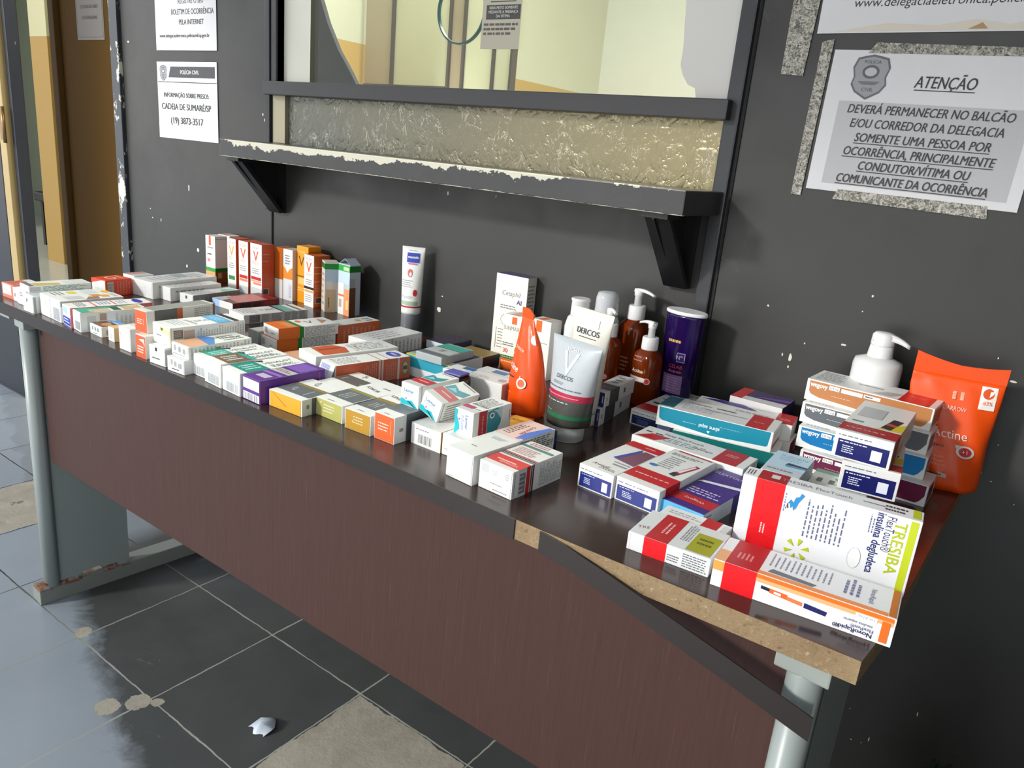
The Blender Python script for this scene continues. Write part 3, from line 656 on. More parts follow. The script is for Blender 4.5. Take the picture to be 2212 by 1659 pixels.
# ------------------------------------------------------------------ cartons on the table (x, y, z, heading, width, depth, height)
BX={
'S1':(-1.9437,-0.6085,0.7380,1.8,0.0555,0.0604,0.0333),
'S2':(-1.8877,-0.6076,0.7380,-1.3,0.0284,0.1200,0.0313),
'S4':(-1.7832,-0.6304,0.7380,1.4,0.0443,0.0600,0.0375),
'S2b':(-1.8565,-0.6121,0.7380,0.0,0.0460,0.1100,0.0375),
'S3':(-1.8302,-0.6156,0.7755,-3.9,0.0513,0.1283,0.0138),
'S5a':(-1.7355,-0.6161,0.7380,-3.3,0.0505,0.1253,0.0460),
'S5b':(-1.6845,-0.6184,0.7380,-3.1,0.0499,0.1277,0.0459),
'S6':(-1.6341,-0.6175,0.7380,-7.6,0.0509,0.1602,0.0417),
'S7':(-1.5812,-0.6218,0.7380,-6.8,0.0401,0.1296,0.0404),
'S8':(-1.5359,-0.6115,0.7380,-2.7,0.0502,0.0513,0.0206),
'S9':(-1.4667,-0.6102,0.7380,-2.3,0.0240,0.0500,0.0278),
'S10':(-1.3994,-0.6240,0.7380,0.2,0.0402,0.0600,0.0442),
'S12':(-1.3375,-0.6257,0.7380,-0.7,0.0344,0.0600,0.0429),
'S11':(-1.3560,-0.6152,0.7809,3.2,0.0371,0.1434,0.0418),
'S14':(-1.2876,-0.6282,0.7380,3.8,0.0456,0.1000,0.0342),
'S13':(-1.3029,-0.6113,0.7722,-3.1,0.0624,0.1473,0.0356),
'S16':(-1.2290,-0.6287,0.7380,2.9,0.0483,0.1200,0.0261),
'S15':(-1.2342,-0.6166,0.7641,-0.2,0.0524,0.1270,0.0224),
'S17':(-1.1816,-0.6085,0.7380,-1.0,0.0466,0.1234,0.0381),
'S18':(-1.1356,-0.6163,0.7380,-4.5,0.0532,0.1275,0.0425),
'S19':(-1.0808,-0.6186,0.7380,-3.8,0.0532,0.1267,0.0400),
'S20':(-1.0246,-0.6195,0.7380,-2.6,0.0483,0.1261,0.0400),
'S21':(-0.9693,-0.6098,0.7380,1.5,0.0775,0.0882,0.0275),
'S21b':(-0.9665,-0.5138,0.7380,-3.0,0.0776,0.0875,0.0243),
'S22':(-0.8924,-0.5795,0.7380,-1.5,0.0615,0.1419,0.0293),
'S23':(-0.8195,-0.5860,0.7380,1.5,0.0536,0.1334,0.0320),
'S26':(-0.7615,-0.5812,0.7380,-0.5,0.0412,0.1000,0.0415),
'S27':(-0.7624,-0.5269,0.7795,-3.5,0.0380,0.0861,0.0350),
'S29':(-0.7126,-0.5537,0.7380,-0.8,0.0578,0.0850,0.0317),
'S30':(-0.6535,-0.5529,0.7380,0.0,0.0550,0.0850,0.0320),
'S31':(-0.6470,-0.5370,0.7700,-3.8,0.0358,0.0828,0.0369),
'S32':(-0.6020,-0.6030,0.7380,-5.2,0.0489,0.1694,0.0423),
'S33':(-0.5491,-0.5992,0.7380,-3.5,0.0562,0.1060,0.0382),
'S35':(-1.3074,-0.4070,0.7380,-3.4,0.0338,0.0800,0.0300),
'S34':(-1.5105,-0.3139,0.7380,-7.4,0.0686,0.1621,0.0203),
'S36':(-1.6526,-0.2631,0.7380,-0.5,0.0833,0.1327,0.0171),
'S38':(-1.2729,-0.4021,0.7380,-7.1,0.0608,0.1363,0.0254),
'S37':(-1.2710,-0.3976,0.7634,-8.9,0.0608,0.1359,0.0229),
'S40':(-1.2414,-0.2644,0.7380,-3.9,0.0446,0.1133,0.0398),
'S42':(-1.1385,-0.2913,0.7380,0.3,0.0660,0.1497,0.0350),
'S41':(-1.0872,-0.4571,0.7380,-11.4,0.0633,0.1743,0.0447),
'S43':(-1.0182,-0.4621,0.7380,-11.1,0.0483,0.1563,0.0409),
'S44':(-0.9623,-0.3060,0.7380,0.1,0.1062,0.1000,0.0410),
'S45':(-0.9268,-0.3190,0.7790,0.5,0.0625,0.0944,0.0142),
'S46':(-0.9661,-0.2030,0.7380,1.7,0.0755,0.1000,0.0231),
'S47':(-1.0700,-0.1300,0.7380,-1.7,0.0600,0.0800,0.0200),
'S48a':(-0.8385,-0.3439,0.7380,2.3,0.1278,0.0420,0.0473),
'S48b':(-0.8003,-0.2996,0.7380,2.0,0.1100,0.0360,0.0460),
'S49':(-0.8000,-0.3960,0.7380,3.0,0.0440,0.0350,0.0590),
'S50':(-1.8905,-0.4329,0.7380,5.2,0.0565,0.0668,0.0398),
'S51':(-1.8954,-0.3529,0.7380,1.7,0.0492,0.0519,0.0433),
'S52':(-1.8428,-0.3576,0.7380,4.7,0.0797,0.1841,0.0410),
'S53':(-1.7646,-0.3311,0.7380,1.3,0.0430,0.1395,0.0333),
'S54':(-1.7131,-0.3121,0.7380,5.4,0.0500,0.1385,0.0235),
'T1':(-1.9234,-0.1045,0.7380,-0.2,0.0442,0.0379,0.1278),
'T1b':(-1.9570,-0.0430,0.7380,0.0,0.0550,0.0360,0.1240),
'T2':(-1.8060,-0.1150,0.7380,0.0,0.0360,0.0450,0.1360),
'T3':(-1.7570,-0.1150,0.7380,0.0,0.0390,0.0450,0.1360),
'T4':(-1.7143,-0.1101,0.7380,-2.7,0.0509,0.0368,0.1359),
'T5':(-1.6640,-0.0730,0.7380,-0.6,0.0337,0.0400,0.1312),
'T6':(-1.6269,-0.0739,0.7380,-1.0,0.0380,0.0350,0.1316),
'T7':(-1.5871,-0.0629,0.7380,-0.1,0.0447,0.0414,0.1452),
'T8':(-1.5432,-0.0742,0.7380,-5.9,0.0414,0.0481,0.1300),
'T9':(-1.4863,-0.0662,0.7380,-30.5,0.0411,0.0344,0.1243),
'T10':(-1.4279,-0.0636,0.7380,-6.0,0.0454,0.0324,0.1251),
'U2':(-0.9657,-0.0372,0.7380,1.5,0.0810,0.0330,0.1746),
'U3a':(-0.8805,-0.1164,0.7380,2.4,0.0491,0.0400,0.1118),
'U3b':(-0.8098,-0.1210,0.7380,-3.5,0.0477,0.0350,0.1169),
'S61':(-0.5843,-0.2705,0.7380,5.9,0.0257,0.1363,0.0312),
'S60':(-0.5879,-0.2626,0.7692,4.3,0.0308,0.1222,0.0264),
'R1':(-0.5327,-0.2083,0.7380,-1.4,0.0829,0.1710,0.0260),
'R2':(-0.4685,-0.2479,0.7640,7.1,0.1805,0.0688,0.0319),
'R4':(-0.4665,-0.3330,0.7380,-0.8,0.1751,0.0587,0.0301),
'R3':(-0.4367,-0.2509,0.7380,10.0,0.1597,0.0700,0.0258),
'R5':(-0.4589,-0.4977,0.7380,-4.4,0.0548,0.1339,0.0326),
'R6':(-0.4034,-0.4965,0.7380,-4.3,0.0645,0.1550,0.0324),
'R7':(-0.3384,-0.4928,0.7380,-5.3,0.0584,0.1581,0.0221),
'R8':(-0.3268,-0.6044,0.7380,3.8,0.0964,0.0721,0.0221),
'R9':(-0.3255,-0.5273,0.7380,0.8,0.0824,0.0282,0.0194),
'R11':(-0.2241,-0.6085,0.7380,5.3,0.1772,0.0608,0.0311),
'R10':(-0.2419,-0.5012,0.7380,6.5,0.1876,0.0301,0.0900),
'R12':(-0.2424,-0.4347,0.7380,2.9,0.0464,0.0831,0.0776),
'R13':(-0.1986,-0.3736,0.7380,3.0,0.0700,0.0594,0.0559),
'R2b':(-0.4399,-0.1748,0.7640,7.6,0.1585,0.0550,0.0276),
'R2d':(-0.4047,-0.1023,0.7640,-0.0,0.0889,0.0700,0.0354),
'W4':(-0.2561,-0.1863,0.7380,-1.4,0.1772,0.0630,0.0316),
'W3':(-0.2681,-0.1760,0.7696,1.6,0.1779,0.0677,0.0331),
'W2':(-0.2748,-0.1552,0.8027,-1.8,0.1794,0.0542,0.0319),
'W1':(-0.2785,-0.1387,0.8346,-2.9,0.1791,0.0780,0.0333),
'R19':(-0.1643,-0.3693,0.7960,7.5,0.0665,0.1200,0.0367),
'R18':(-0.1804,-0.3631,0.8327,1.1,0.0672,0.1709,0.0357),
'R3b':(-0.4400,-0.1663,0.7380,5.0,0.1600,0.0550,0.0255),
'R3c':(-0.4100,-0.0997,0.7380,0.0,0.0950,0.0620,0.0255),
}

MC, CC = 'medicine_carton', 'cosmetic_carton'
GA, GR_, GK = '#8C8C88', '#5E6062', '#26262A'
G1, G2, G3, G4 = 'cartons along the table edge', 'cartons at the back of the table', 'upright cartons against the wall', 'pen cartons at the right end of the table'
def box(k, label, base=WH, F=(), R=(), T=(), flap=None, group=None, name=MC, roll=0.0, **kw):
    return carton(name, label, 'box', BX[k], base, F, R, T, group, flap, roll, **kw)
def rtext(n=5, col=GA, a=.06, b=.12, c=.95, d=.88, v=False): return ('l', a, b, c, d, n, col, {'vert': v})
SAL = '#DE7A62'
box('S1', 'small salmon and white carton at the far left end of the table', SAL, group=G1,
    F=[('r', .10, .26, .80, .96, WH), ('l', .16, .45, .55, .62, 2, '#8FA3C4')], T=[('l', .1, .1, .9, .6, 5, '#B85A48'), ('r', 0, .72, 1, 1, '#D8DEE2')], R=[rtext(3, '#B85A48')])
box('S2', 'plain white carton end just right of the salmon carton, far left', flap=WH, group=G1, F=[('r', .3, .35, .42, .6, GK)])
box('S2b', 'white carton holding up the thin gold topped carton, far left', flap=WH, group=G1, F=[('l', .3, .5, .7, .8, 2, GA)])
box('S4', 'white glossy carton at the table edge in front of the thin gold topped one', flap=WH, group=G1, F=[('r', .38, .60, .47, .78, GK)], T=[('r', .05, .1, .95, .9, '#BFC4C8')], R=[('l', .5, .2, .95, .7, 4, '#9AA0A4'), ('r', .02, .05, .10, .95, '#9EA3A6')])
box('S3', 'thin white carton with a gold top patch lying across two others, far left', group=G1, T=[('r', .02, .02, .98, .10, '#6A6A66'), ('p', [(.30, .12), (.95, .12), (.95, .52), (.55, .52)], '#C8B057'), ('r', .2, .6, .9, .95, '#D5D8D2')],
    R=[('l', .22, .1, .98, .92, 4, '#6FA59A', {'dens': 1}), ('r', .02, .15, .18, .85, '#B9BDBE')])
box('S5a', 'white carton with yellow marks on top, behind the one with orange print', flap=WH, group=G1, F=[('p', [(.05, .95), (.09, .95), (.97, .42), (.93, .42)], '#B4B4B2')],
    T=[('e', .5, .42, .28, .08, '#D9CE4A'), ('e', .75, .93, .24, .065, '#E8B81E'), ('r', .1, .58, .9, .8, '#D0D4D4'), ('l', .15, .1, .9, .3, 3, GA)])
box('S5b', 'white carton with grey and orange print on top, barcode on its end', flap=WH, group=G1, F=[('b', .30, .06, .92, .62, '#8C94A8')],
    T=[('p', [(.5, .52), (1, .40), (1, .62), (.6, .66)], '#8C7A70'), ('p', [(.1, .56), (.6, .6), (.55, .74), (.15, .72)], '#E08A32'), ('p', [(.3, .72), (.8, .70), (.8, .82), (.4, .84)], '#E59A4A'), ('r', .2, .15, .8, .42, '#C3C5C5'), ('r', .25, .88, .85, .95, '#B9BBBB')], R=[('r', 0, .75, 1, .98, '#B7A9A4')])
box('S6', 'white carton with a blue label and red right edge, among the left cartons', flap=WH, group=G1, F=[('r', .10, .62, .62, .92, '#A9C4EA'), ('r', .08, .06, .90, .46, '#1C2FA8'), ('l', .16, .14, .84, .40, 2, '#DCE4FA', {'dens': 1}), ('r', .94, 0, 1, 1, '#D26068')],
    T=[('l', .1, .10, .9, .22, 4, GR_), ('r', .0, .30, 1, .32, '#D26068'), ('l', .15, .36, .9, .52, 4, '#8893B8'), ('r', .1, .55, .9, .57, '#D26068'), ('l', .2, .60, .8, .72, 3, '#A8AEC8'), ('e', .5, .86, .40, .055, '#25309C')], R=[('r', 0, 0, 1, 1, '#D4706E')])
box('S7', 'white carton with a teal bordered top and barcode, behind the face patterned one', flap=WH, group=G1, F=[('b', .30, .10, .92, .52, '#8C8C90')],
    T=[('p', [(0, .02), (1, .02), (1, .20), (.55, .26), (0, .9)], '#3FA48C'), ('r', .42, .16, .96, .46, '#C9B58C'), ('r', .15, .50, .96, .62, '#2E5A44'), ('r', .2, .66, .96, .95, '#C9B07C')], R=[('r', .10, .12, .22, .8, '#C8D2CE'), ('r', .28, .55, .38, .9, '#B09A8C'), ('l', .5, .1, .97, .9, 7, '#B5B9B6', {'vert': True, 'dens': 1})])
box('S8', 'small low white carton with a brown portrait on top at the table edge', flap=WH, group=G1, F=[('r', .22, .45, .30, .8, '#6E8C88'), ('r', .44, .45, .56, .8, '#7A9490'), ('r', .66, .45, .78, .8, '#7A9490'), ('l', .3, .15, .8, .25, 1, GK)],
    T=[('r', .02, .05, .98, .62, '#7A5340'), ('e', .60, .42, .26, .24, '#B98766'), ('p', [(.3, .62), (.7, .90), (.95, .75), (.8, .5)], '#5E3626'), ('p', [(0, .66), (.98, .66), (.98, .98), (.2, .98)], '#5D92D2'), ('r', .3, .72, .8, .76, '#D5E2F4')], R=[('l', .1, .2, .9, .8, 3, GA, {'vert': True})])
box('S9', 'tiny carton with a beige side wedged beside the portrait carton', '#D9B27C', group=G1, F=[('r', 0, 0, 1, 1, WH), ('l', .2, .2, .8, .5, 3, GA)])
box('S10', 'plain white carton at the edge left of the orange ended pair', flap=WH, group=G1, F=[('p', [(.10, .78), (.14, .8), (.30, .50), (.26, .48)], '#B5B7B8'), ('e', .78, .2, .02, .02, '#8A8A8A')], R=[('l', .2, .35, .5, .8, 4, GA, {'vert': True})], T=[('r', .02, .3, .98, .6, '#C9CDD0')])
box('S12', 'torn orange fronted carton under the tall orange ended one', '#E9E2D8', flap='#EE5A2A', group=G1, F=[('l', .2, .2, .85, .55, 3, '#F5E6DC', {'dens': 1}), ('p', [(.35, .80), (.8, .70), (.95, .55), (.9, .88)], '#E4D8CC')])
box('S11', 'long carton with an orange end flap, dark grey and orange side band', '#D8D5CC', flap='#F05A28', group=G1, F=[('l', .22, .36, .62, .62, 3, '#F8E6DC', {'dens': 1, 'fill': .4}), ('r', .72, .36, .74, .62, '#F8D9CA')],
    R=[('r', .11, 0, .43, 1, '#5A5A58'), ('l', .24, .15, .42, .6, 5, '#8A8A86', {'vert': True}), ('r', .43, 0, .51, 1, '#BE5A34'), ('r', .58, .08, .66, .3, '#7A7872'), ('l', .69, .1, .96, .9, 9, '#9A9890', {'dens': 1}), ('r', .97, 0, 1, 1, '#7A5A4A')], T=[('r', .05, .1, .95, .95, '#8E8C86')])
box('S14', 'white carton end below the big one with yellow tinted corner', flap=WH, group=G1, F=[('r', .40, .72, .53, .92, GK), ('l', .2, .25, .72, .42, 1, GR_)], R=[('r', 0, .1, .5, .9, '#B9B9B4')])
box('S13', 'big white carton with a pale yellow corner and blue block on top', flap=WH, group=G1, F=[('p', [(.45, .98), (.97, .80), (.97, .60), (.45, .62)], '#F0EC9C'), ('r', .48, .74, .62, .88, '#55553A'), ('l', .22, .40, .60, .50, 1, GR_), ('r', .65, .05, .72, .08, GA)],
    R=[('r', 0, 0, .02, 1, '#D4CE9A'), ('r', .04, .42, .16, .86, '#75746E'), ('l', .04, .5, .16, .82, 4, '#A8A69E', {'dens': 1}), ('r', .17, .05, .31, .8, '#B5A79A'), ('l', .34, .08, .99, .92, 18, '#9C9B96', {'vert': True, 'dens': 1})],
    T=[('l', .1, .12, .9, .3, 4, '#B0B6BE'), ('p', [(.2, .33), (.9, .36), (.8, .40), (.25, .38)], '#B8A9A0'), ('t', 'TERAN', .5, .52, .011, '#8A96B0', {'rot': 90}), ('r', .0, .62, 1, .82, '#5AA6D2'), ('l', .15, .66, .85, .78, 3, '#B4D8EC'), ('r', .0, .85, 1, .92, '#1E1E20')])
box('S16', 'small white barcode carton at the edge under the peach topped one', flap=WH, group=G1, F=[('b', .22, .48, .36, .85, '#9A9A9E'), ('b', .44, .42, .58, .78, '#8C8C90'), ('b', .66, .38, .86, .72, '#7E7E84'), ('l', .3, .15, .85, .30, 1, GK, {'dens': 1})])
box('S15', 'white carton with a peach top and blue wedge, three codes on its end', flap=WH, group=G1, F=[('b', .16, .40, .30, .86, '#9A9A9E'), ('b', .42, .36, .58, .80, '#8C8C90'), ('b', .68, .32, .84, .74, '#8C8C90'), ('l', .12, .12, .82, .22, 1, GK, {'dens': 1})],
    T=[('r', .02, .03, .98, .38, '#DBA884'), ('p', [(0, .38), (1, .30), (1, .40), (.3, .58), (0, .5)], '#4E84CC'), ('t', 'LYSNEX', .5, .72, .010, '#55564E', {'rot': 75}), ('l', .2, .6, .9, .95, 3, '#77786E', {'vert': True})], R=[('l', .02, .08, .98, .92, 16, '#8E8C80', {'vert': True, 'dens': 1}), ('r', .42, .1, .5, .7, '#A8906A')])
TEAL = '#2A9E94'
for k, lab, c1, c2 in (('S17', 'leftmost of the three teal topped cartons side by side, pale teal band', '#2FA294', None), ('S18', 'middle teal topped carton with a brown block on its top', '#77553F', '#2A9E94'), ('S19', 'rightmost teal topped carton, beside the purple one', '#128878', None)):
    box(k, lab, flap=WH, group='three teal topped cartons', F=[('b', .24, .08, .90, .46, '#A9B0B4')], R=[rtext(4)],
        T=[('r', 0, .10, 1, .44, c1), ('l', .2, .16, .8, .40, 3, '#BFE0D8', {'vert': True})]+([('r', 0, .44, 1, .52, c2)] if c2 else [])+[('t', 'VENALOT', .45, .70, .009, '#2E3234', {'rot': 90, 'fit': .055}), ('l', .66, .52, .92, .95, 3, '#5A6264', {'vert': True}), ('p', [(.04, .42), (.3, .52), (.1, .56)], GK)])
box('S20', 'purple carton with a white barcode end label at the table edge', '#5E2E88', flap='#5E2E88', group=G1, F=[('r', .06, .50, .97, .93, WH), ('r', .06, .04, .97, .36, WH), ('b', .14, .05, .88, .33, '#6A6A84')],
    T=[('r', .25, .12, .80, .24, '#B9B2C6'), ('p', [(.05, .28), (.95, .30), (.95, .36), (.05, .34)], '#8C6CC0'), ('p', [(0, .40), (1, .42), (1, .58), (0, .56)], '#B4B2B0'), ('l', .08, .46, .92, .54, 2, '#6A4444', {'dens': 1}), ('r', .1, .62, .95, .92, '#7A54B0')], R=[('r', .22, .55, .28, .68, '#3A1A5A'), ('r', .9, .3, .92, .9, '#9A4A7A')])
YG = G1+' with grey tops'
def grey_top(rot, gold, txt): return [('r', .02, .16, .98, .56, '#63676A'), ('r', .02, .56, .98, .65, gold), ('t', txt, .30, .36, .007, '#D5D7D4', {'rot': rot}), ('t', txt, .40, .82, .0085, '#3A3C3C', {'rot': rot}), ('l', .70, .22, .78, .50, 1, '#B5B8B6', {'vert': True})]
box('S21', 'wide white carton with a yellow end panel and grey topped lid, table edge', flap='#E2A42C', group=YG, F=[('p', [(.10, .9), (.14, .92), (.56, .30), (.50, .28)], '#C98A1E')], T=grey_top(-60, '#8E7A3C', 'TLV'), R=[('r', .10, .42, .16, .66, GA), ('r', .22, 0, .60, 1, '#5E6264')])
box('S21b', 'white carton with a dark grey oblong on top behind the yellow ended one', group=YG, T=[('r', .02, .35, .98, .72, '#5A5A56'), ('l', .12, .45, .22, .66, 1, '#A8A49C', {'vert': True}), ('t', 'HL', .42, .87, .009, '#3A3C3C', {'rot': -60}), ('l', .76, .42, .94, .5, 2, '#C5C5C0')])
box('S22', 'olive ended narrow carton with white flap lettering at the table edge', flap='#B2AE60', group=YG, F=[('l', .30, .30, .72, .80, 3, '#EFEEDC', {'fill': .28}), ('r', .18, .74, .22, .84, '#E9E6C4')], T=[('r', .35, .03, .60, .045, GA), ('r', .02, .15, .98, .44, '#63676A'), ('r', .02, .44, .98, .50, '#8C8A44'), ('l', .25, .2, .6, .42, 3, '#A9ACA8', {'vert': True}), ('t', 'KINOR', .45, .66, .008, '#4A4C4C', {'rot': -12}), ('l', .55, .75, .85, .8, 1, '#6A6C6A')], R=[('r', .16, 0, .5, 1, '#5E6264')])
box('S23', 'gold ended narrow carton right of the olive ended one', flap='#B98C2C', group=YG, F=[('l', .34, .36, .72, .78, 3, '#F3E8C8', {'fill': .28}), ('r', .30, .42, .34, .5, '#E4C98A')], T=[('r', .35, .05, .60, .065, GA), ('r', .02, .17, .98, .46, '#63676A'), ('r', .02, .46, .98, .54, '#8A7636'), ('l', .25, .24, .6, .44, 3, '#A9ACA8', {'vert': True}), ('t', 'KINOR', .45, .68, .008, '#4A4C4C', {'rot': -12}), ('l', .55, .84, .9, .92, 2, '#6A6C6A')], R=[('r', .16, 0, .5, 1, '#5E6264')])
box('S26', 'orange ended grey topped carton, tallest of the grey topped row', flap='#F0632E', group=YG, F=[('l', .20, .36, .75, .70, 3, '#FBE6DA', {'fill': .3}), ('l', .82, .3, .86, .85, 1, '#F9CDB6', {'vert': True})], T=[('r', .35, .04, .60, .06, GA), ('r', 0, .22, 1, 1, '#6E7274'), ('e', .6, .66, .3, .22, '#7E8284')], R=[('r', .10, .42, .18, .55, GA), ('r', .24, 0, 1, 1, '#5E6468')])
# three cartons with a teal swoosh and red band
LT = [('r', 0, .04, 1, .16, '#BEC0C0'), ('r', .0, .18, 1, .44, '#B4141E'), ('r', .25, .30, .80, .325, '#E9C9CB'), ('p', [(.05, .46), (.7, .46), (.95, .56), (.9, .78), (.5, .66), (.1, .74)], '#1C8C9C'), ('p', [(.2, .5), (.6, .55), (.3, .66)], '#8CC4CC'), ('r', .15, .92, .85, .95, '#8A8A8A')]
LR = [('r', .06, .0, .08, 1, '#A9A7A4')]+[('r', .14+.0*i, .10+.13*i, .50, .15+.13*i, '#8E8A86') for i in range(6)]+[('r', .62, .3, .9, .6, '#B4B8B8')]
def LF(rot):
    if not rot: return [('t', 'Lasmar', .44, .70, .0052, '#3A6FA8', {'fit': .028, 'bold': .01}), ('l', .10, .50, .78, .58, 2, '#7FA6CC'), ('p', [(0, .02), (0, .26), (.14, .30), (.3, .22), (.62, .30), (.98, 0), (.5, .05)], '#12B3BE'), ('p', [(.34, .22), (.52, .22), (.86, .02), (.78, .02)], '#123A4A'), ('e', .30, .33, .04, .04, '#C05A4A')]
    return [('t', 'Lasmar', .66, .55, .0052, '#3A6FA8', {'rot': -90, 'bold': .01, 'fit': .028}), ('l', .36, .2, .5, .85, 2, '#7FA6CC', {'vert': True}), ('p', [(.02, .98), (.16, .96), (.13, .7), (.24, .45), (.3, .2), (.12, .03), (0, .0), (.04, .3), (.0, .6)], '#12B3BE'), ('e', .26, .60, .04, .04, '#B05A8A')]
LG = 'teal and red banded white cartons'
box('S27', 'teal swoosh carton at the back left of the three red banded ones', group=LG, F=LF(0), R=LR, T=LT)
BX['S28'] = (-0.6855-0.0382*math.cos(0.3096)*math.cos(-.0679), -0.5318+0.0382*math.cos(.3096)*math.sin(.0679), 0.7708+0.0382*math.sin(0.3096), -3.89, .0382, .0814, .0329)
box('S28', 'tilted teal swoosh carton leaning on its neighbour, middle of three', group=LG, F=LF(0), R=LR, T=LT, roll=0.3096)
box('S31', 'teal swoosh carton standing on its side, right of the three', group=LG, F=LF(1), R=[('r', .14, 0, .35, 1, '#A81420'), ('l', .22, .1, .27, .9, 1, '#D8A0A4', {'vert': True}), ('p', [(.36, 0), (.62, 0), (.72, .35), (.74, .9), (.60, .98), (.36, .9)], '#2A8C98'), ('p', [(.5, .9), (.74, .95), (.72, .5), (.6, .8)], '#A9D2D4'), ('e', .48, .72, .06, .12, '#E2ECEC'), ('e', .48, .72, .035, .07, '#2A5A64'), ('l', .93, .35, .97, .9, 1, GK, {'vert': True, 'dens': 1})],
    T=[('r', .02, .05, .98, .16, '#CFCFCF'), ('r', .25, .20, .95, .22, '#4A4A4A'), ('r', 0, .16, .55, .30, '#B23A6A'), ('l', .1, .36, .9, .9, 7, GR_, {'vert': True, 'dens': 1}), ('r', .1, .40, .95, .415, '#4A4A4A')])
box('S29', 'white barcode carton with a gold side under the teal swoosh cartons', '#B98B42', group=G1, F=[('r', 0, 0, 1, 1, WH), ('b', .24, .12, .70, .55, '#55565A'), ('l', .16, .74, .74, .82, 1, GK)], T=[('r', 0, 0, 1, .96, WH)])
box('S30', 'plain white carton partly hidden by the long one with blue swoosh', flap=WH, group=G1, F=[('r', .1, .3, .5, .33, GA)])
box('S32', 'long white carton with pink and blue lettered far end, table edge', flap=WH, group=G1, F=[('r', .10, .06, .32, .075, GA)],
    T=[('r', .35, .16, .55, .175, GA), ('l', .30, .40, .85, .46, 3, '#A4A6A6'), ('r', .0, .54, 1, 1, '#EBCDC2'), ('p', [(1, .58), (.72, .60), (.68, .72), (.84, .98), (1, .98)], '#3E74CC'), ('e', .80, .58, .09, .022, '#6E8EDC'), ('t', 'Condroflex', .60, .77, .0062, '#B02A3A', {'rot': -82, 'fit': .05, 'bold': .01}), ('l', .12, .6, .4, .95, 3, '#6A5A5A', {'vert': True})],
    R=[('l', .55, .05, .99, .95, 12, '#77777A', {'dens': 1, 'fill': .6})])
box('S33', 'white carton with a red band and black stripes nearest the bare table', flap=WH, group=G1, F=[('r', .08, .62, .28, .92, '#C9CACA'), ('l', .40, .62, .60, .82, 4, '#BDBDBD'), ('l', .80, .62, .92, .86, 3, GR_, {'fill': .2}), ('l', .36, .30, .82, .36, 1, GA), ('l', .45, .10, .92, .15, 1, GR_)],
    T=[('r', 0, .10, 1, .34, '#D81E16'), ('r', .2, .2, .75, .225, '#F2CFCB'), ('t', 'NEVRALGEX', .60, .16, .0045, '#F3DAD6', {'fit': .03}), ('r', 0, .38, 1, .41, '#6A6A6A'), ('r', 0, .42, 1, .445, '#1E1E1E'), ('r', 0, .455, 1, .48, '#B01E1A'), ('l', .12, .52, .85, .74, 5, '#C08A86'), ('r', 0, .78, .95, .84, '#4A7A70'), ('l', .15, .86, .8, .97, 2, '#B06A64')],
    R=[('r', .03, .08, .05, .92, '#B0B0B0'), ('r', .11, .0, .26, 1, '#D2D2D0'), ('r', .13, .12, .24, .84, '#6E7276'), ('l', .13, .15, .24, .82, 4, '#B9BBBB', {'dens': 1}), ('r', .26, 0, .33, 1, '#C01E1A'), ('r', .345, 0, .365, 1, '#1E1E1E'), ('r', .385, 0, .405, 1, '#1E1E1E'), ('r', .375, 0, .383, 1, '#B01E1A'), ('l', .52, .1, .98, .92, 14, '#8A8A88', {'vert': True, 'dens': 1})])
# middle rows
box('S35', 'low grey sided carton left of the orange and green pair', '#A9ABAC', group=G2, T=[('r', .05, .05, .95, .95, '#C4C6C6')], F=[('r', 0, 0, .9, 1, '#8E9092')])
box('S34', 'flat white carton with teal block and fine grey text along its side', group=G2, T=[('l', .1, .06, .9, .30, 5, '#9A9C9E'), ('t', 'TVM', .5, .45, .014, '#55585C', {'rot': 90}), ('r', 0, .60, 1, .64, GK), ('r', 0, .64, 1, .80, '#4EACA0'), ('r', 0, .87, 1, .91, GK)], R=[('r', .08, .10, .24, .9, '#77787A'), ('l', .08, .15, .24, .85, 4, '#A9A9A8', {'dens': 1})]+[('l', a, .06, b, .94, 9, '#989896', {'dens': 1, 'fill': .6}) for a, b in ((.27, .40), (.42, .60), (.62, .72), (.74, .84), (.86, .98))])
box('S36', 'flat dark red carton with a pale blue left end in front of the upright row', '#6E1418', group=G2, F=[('r', 0, 0, .35, 1, '#A8CBEF'), ('r', .35, 0, 1, 1, WH)], T=[('p', [(0, 0), (.45, .02), (.35, .35), (.0, .35)], '#C5CBD2'), ('p', [(.12, .22), (.98, .12), (.98, .75), (.12, .82)], '#C0726A'), ('p', [(.2, .82), (1, .78), (1, 1), (.2, 1)], '#8E2020')], R=[('r', .15, .25, .38, .85, '#2A0A0C'), ('r', .42, .3, .6, .8, '#2A0A0C'), ('r', .66, .25, .9, .75, '#8A1C1E')])  # pinkish top patch is a painted reflection of the upright carton behind
ORG = '#D96A1A'
for k, lab in (('S38', 'lower of the two stacked cartons with orange and green ends'), ('S37', 'upper of the two stacked cartons with orange and green ends')):
    box(k, lab, flap=WH, group='stacked orange and green cartons', F=[('b', .08, .25, .30, .75, '#9A9AA0'), ('l', .55, .3, .8, .45, 1, GK)], T=[('r', 0, 0, 1, .32, ORG), ('p', [(.15, .16), (.9, .2), (.9, .32), (.3, .32)], '#D98A5A'), ('r', 0, .32, 1, .39, '#1E7A2A'), ('t', 'V', .5, .62, .02, '#55585A', {'rot': 90}), ('e', .3, .48, .14, .04, '#D86A4A'), ('p', [(.2, .82), (.8, .76), (.5, .92)], '#C98A6A')], R=[('r', 0, 0, .34, 1, ORG), ('r', .34, 0, .41, 1, '#107A1E'), ('l', .43, .06, .97, .92, 9, '#A4A4A0', {'dens': 1, 'fill': .6})])
BX['S39'] = (-1.160, -.452, ZT, -7, .052, .080, .018)
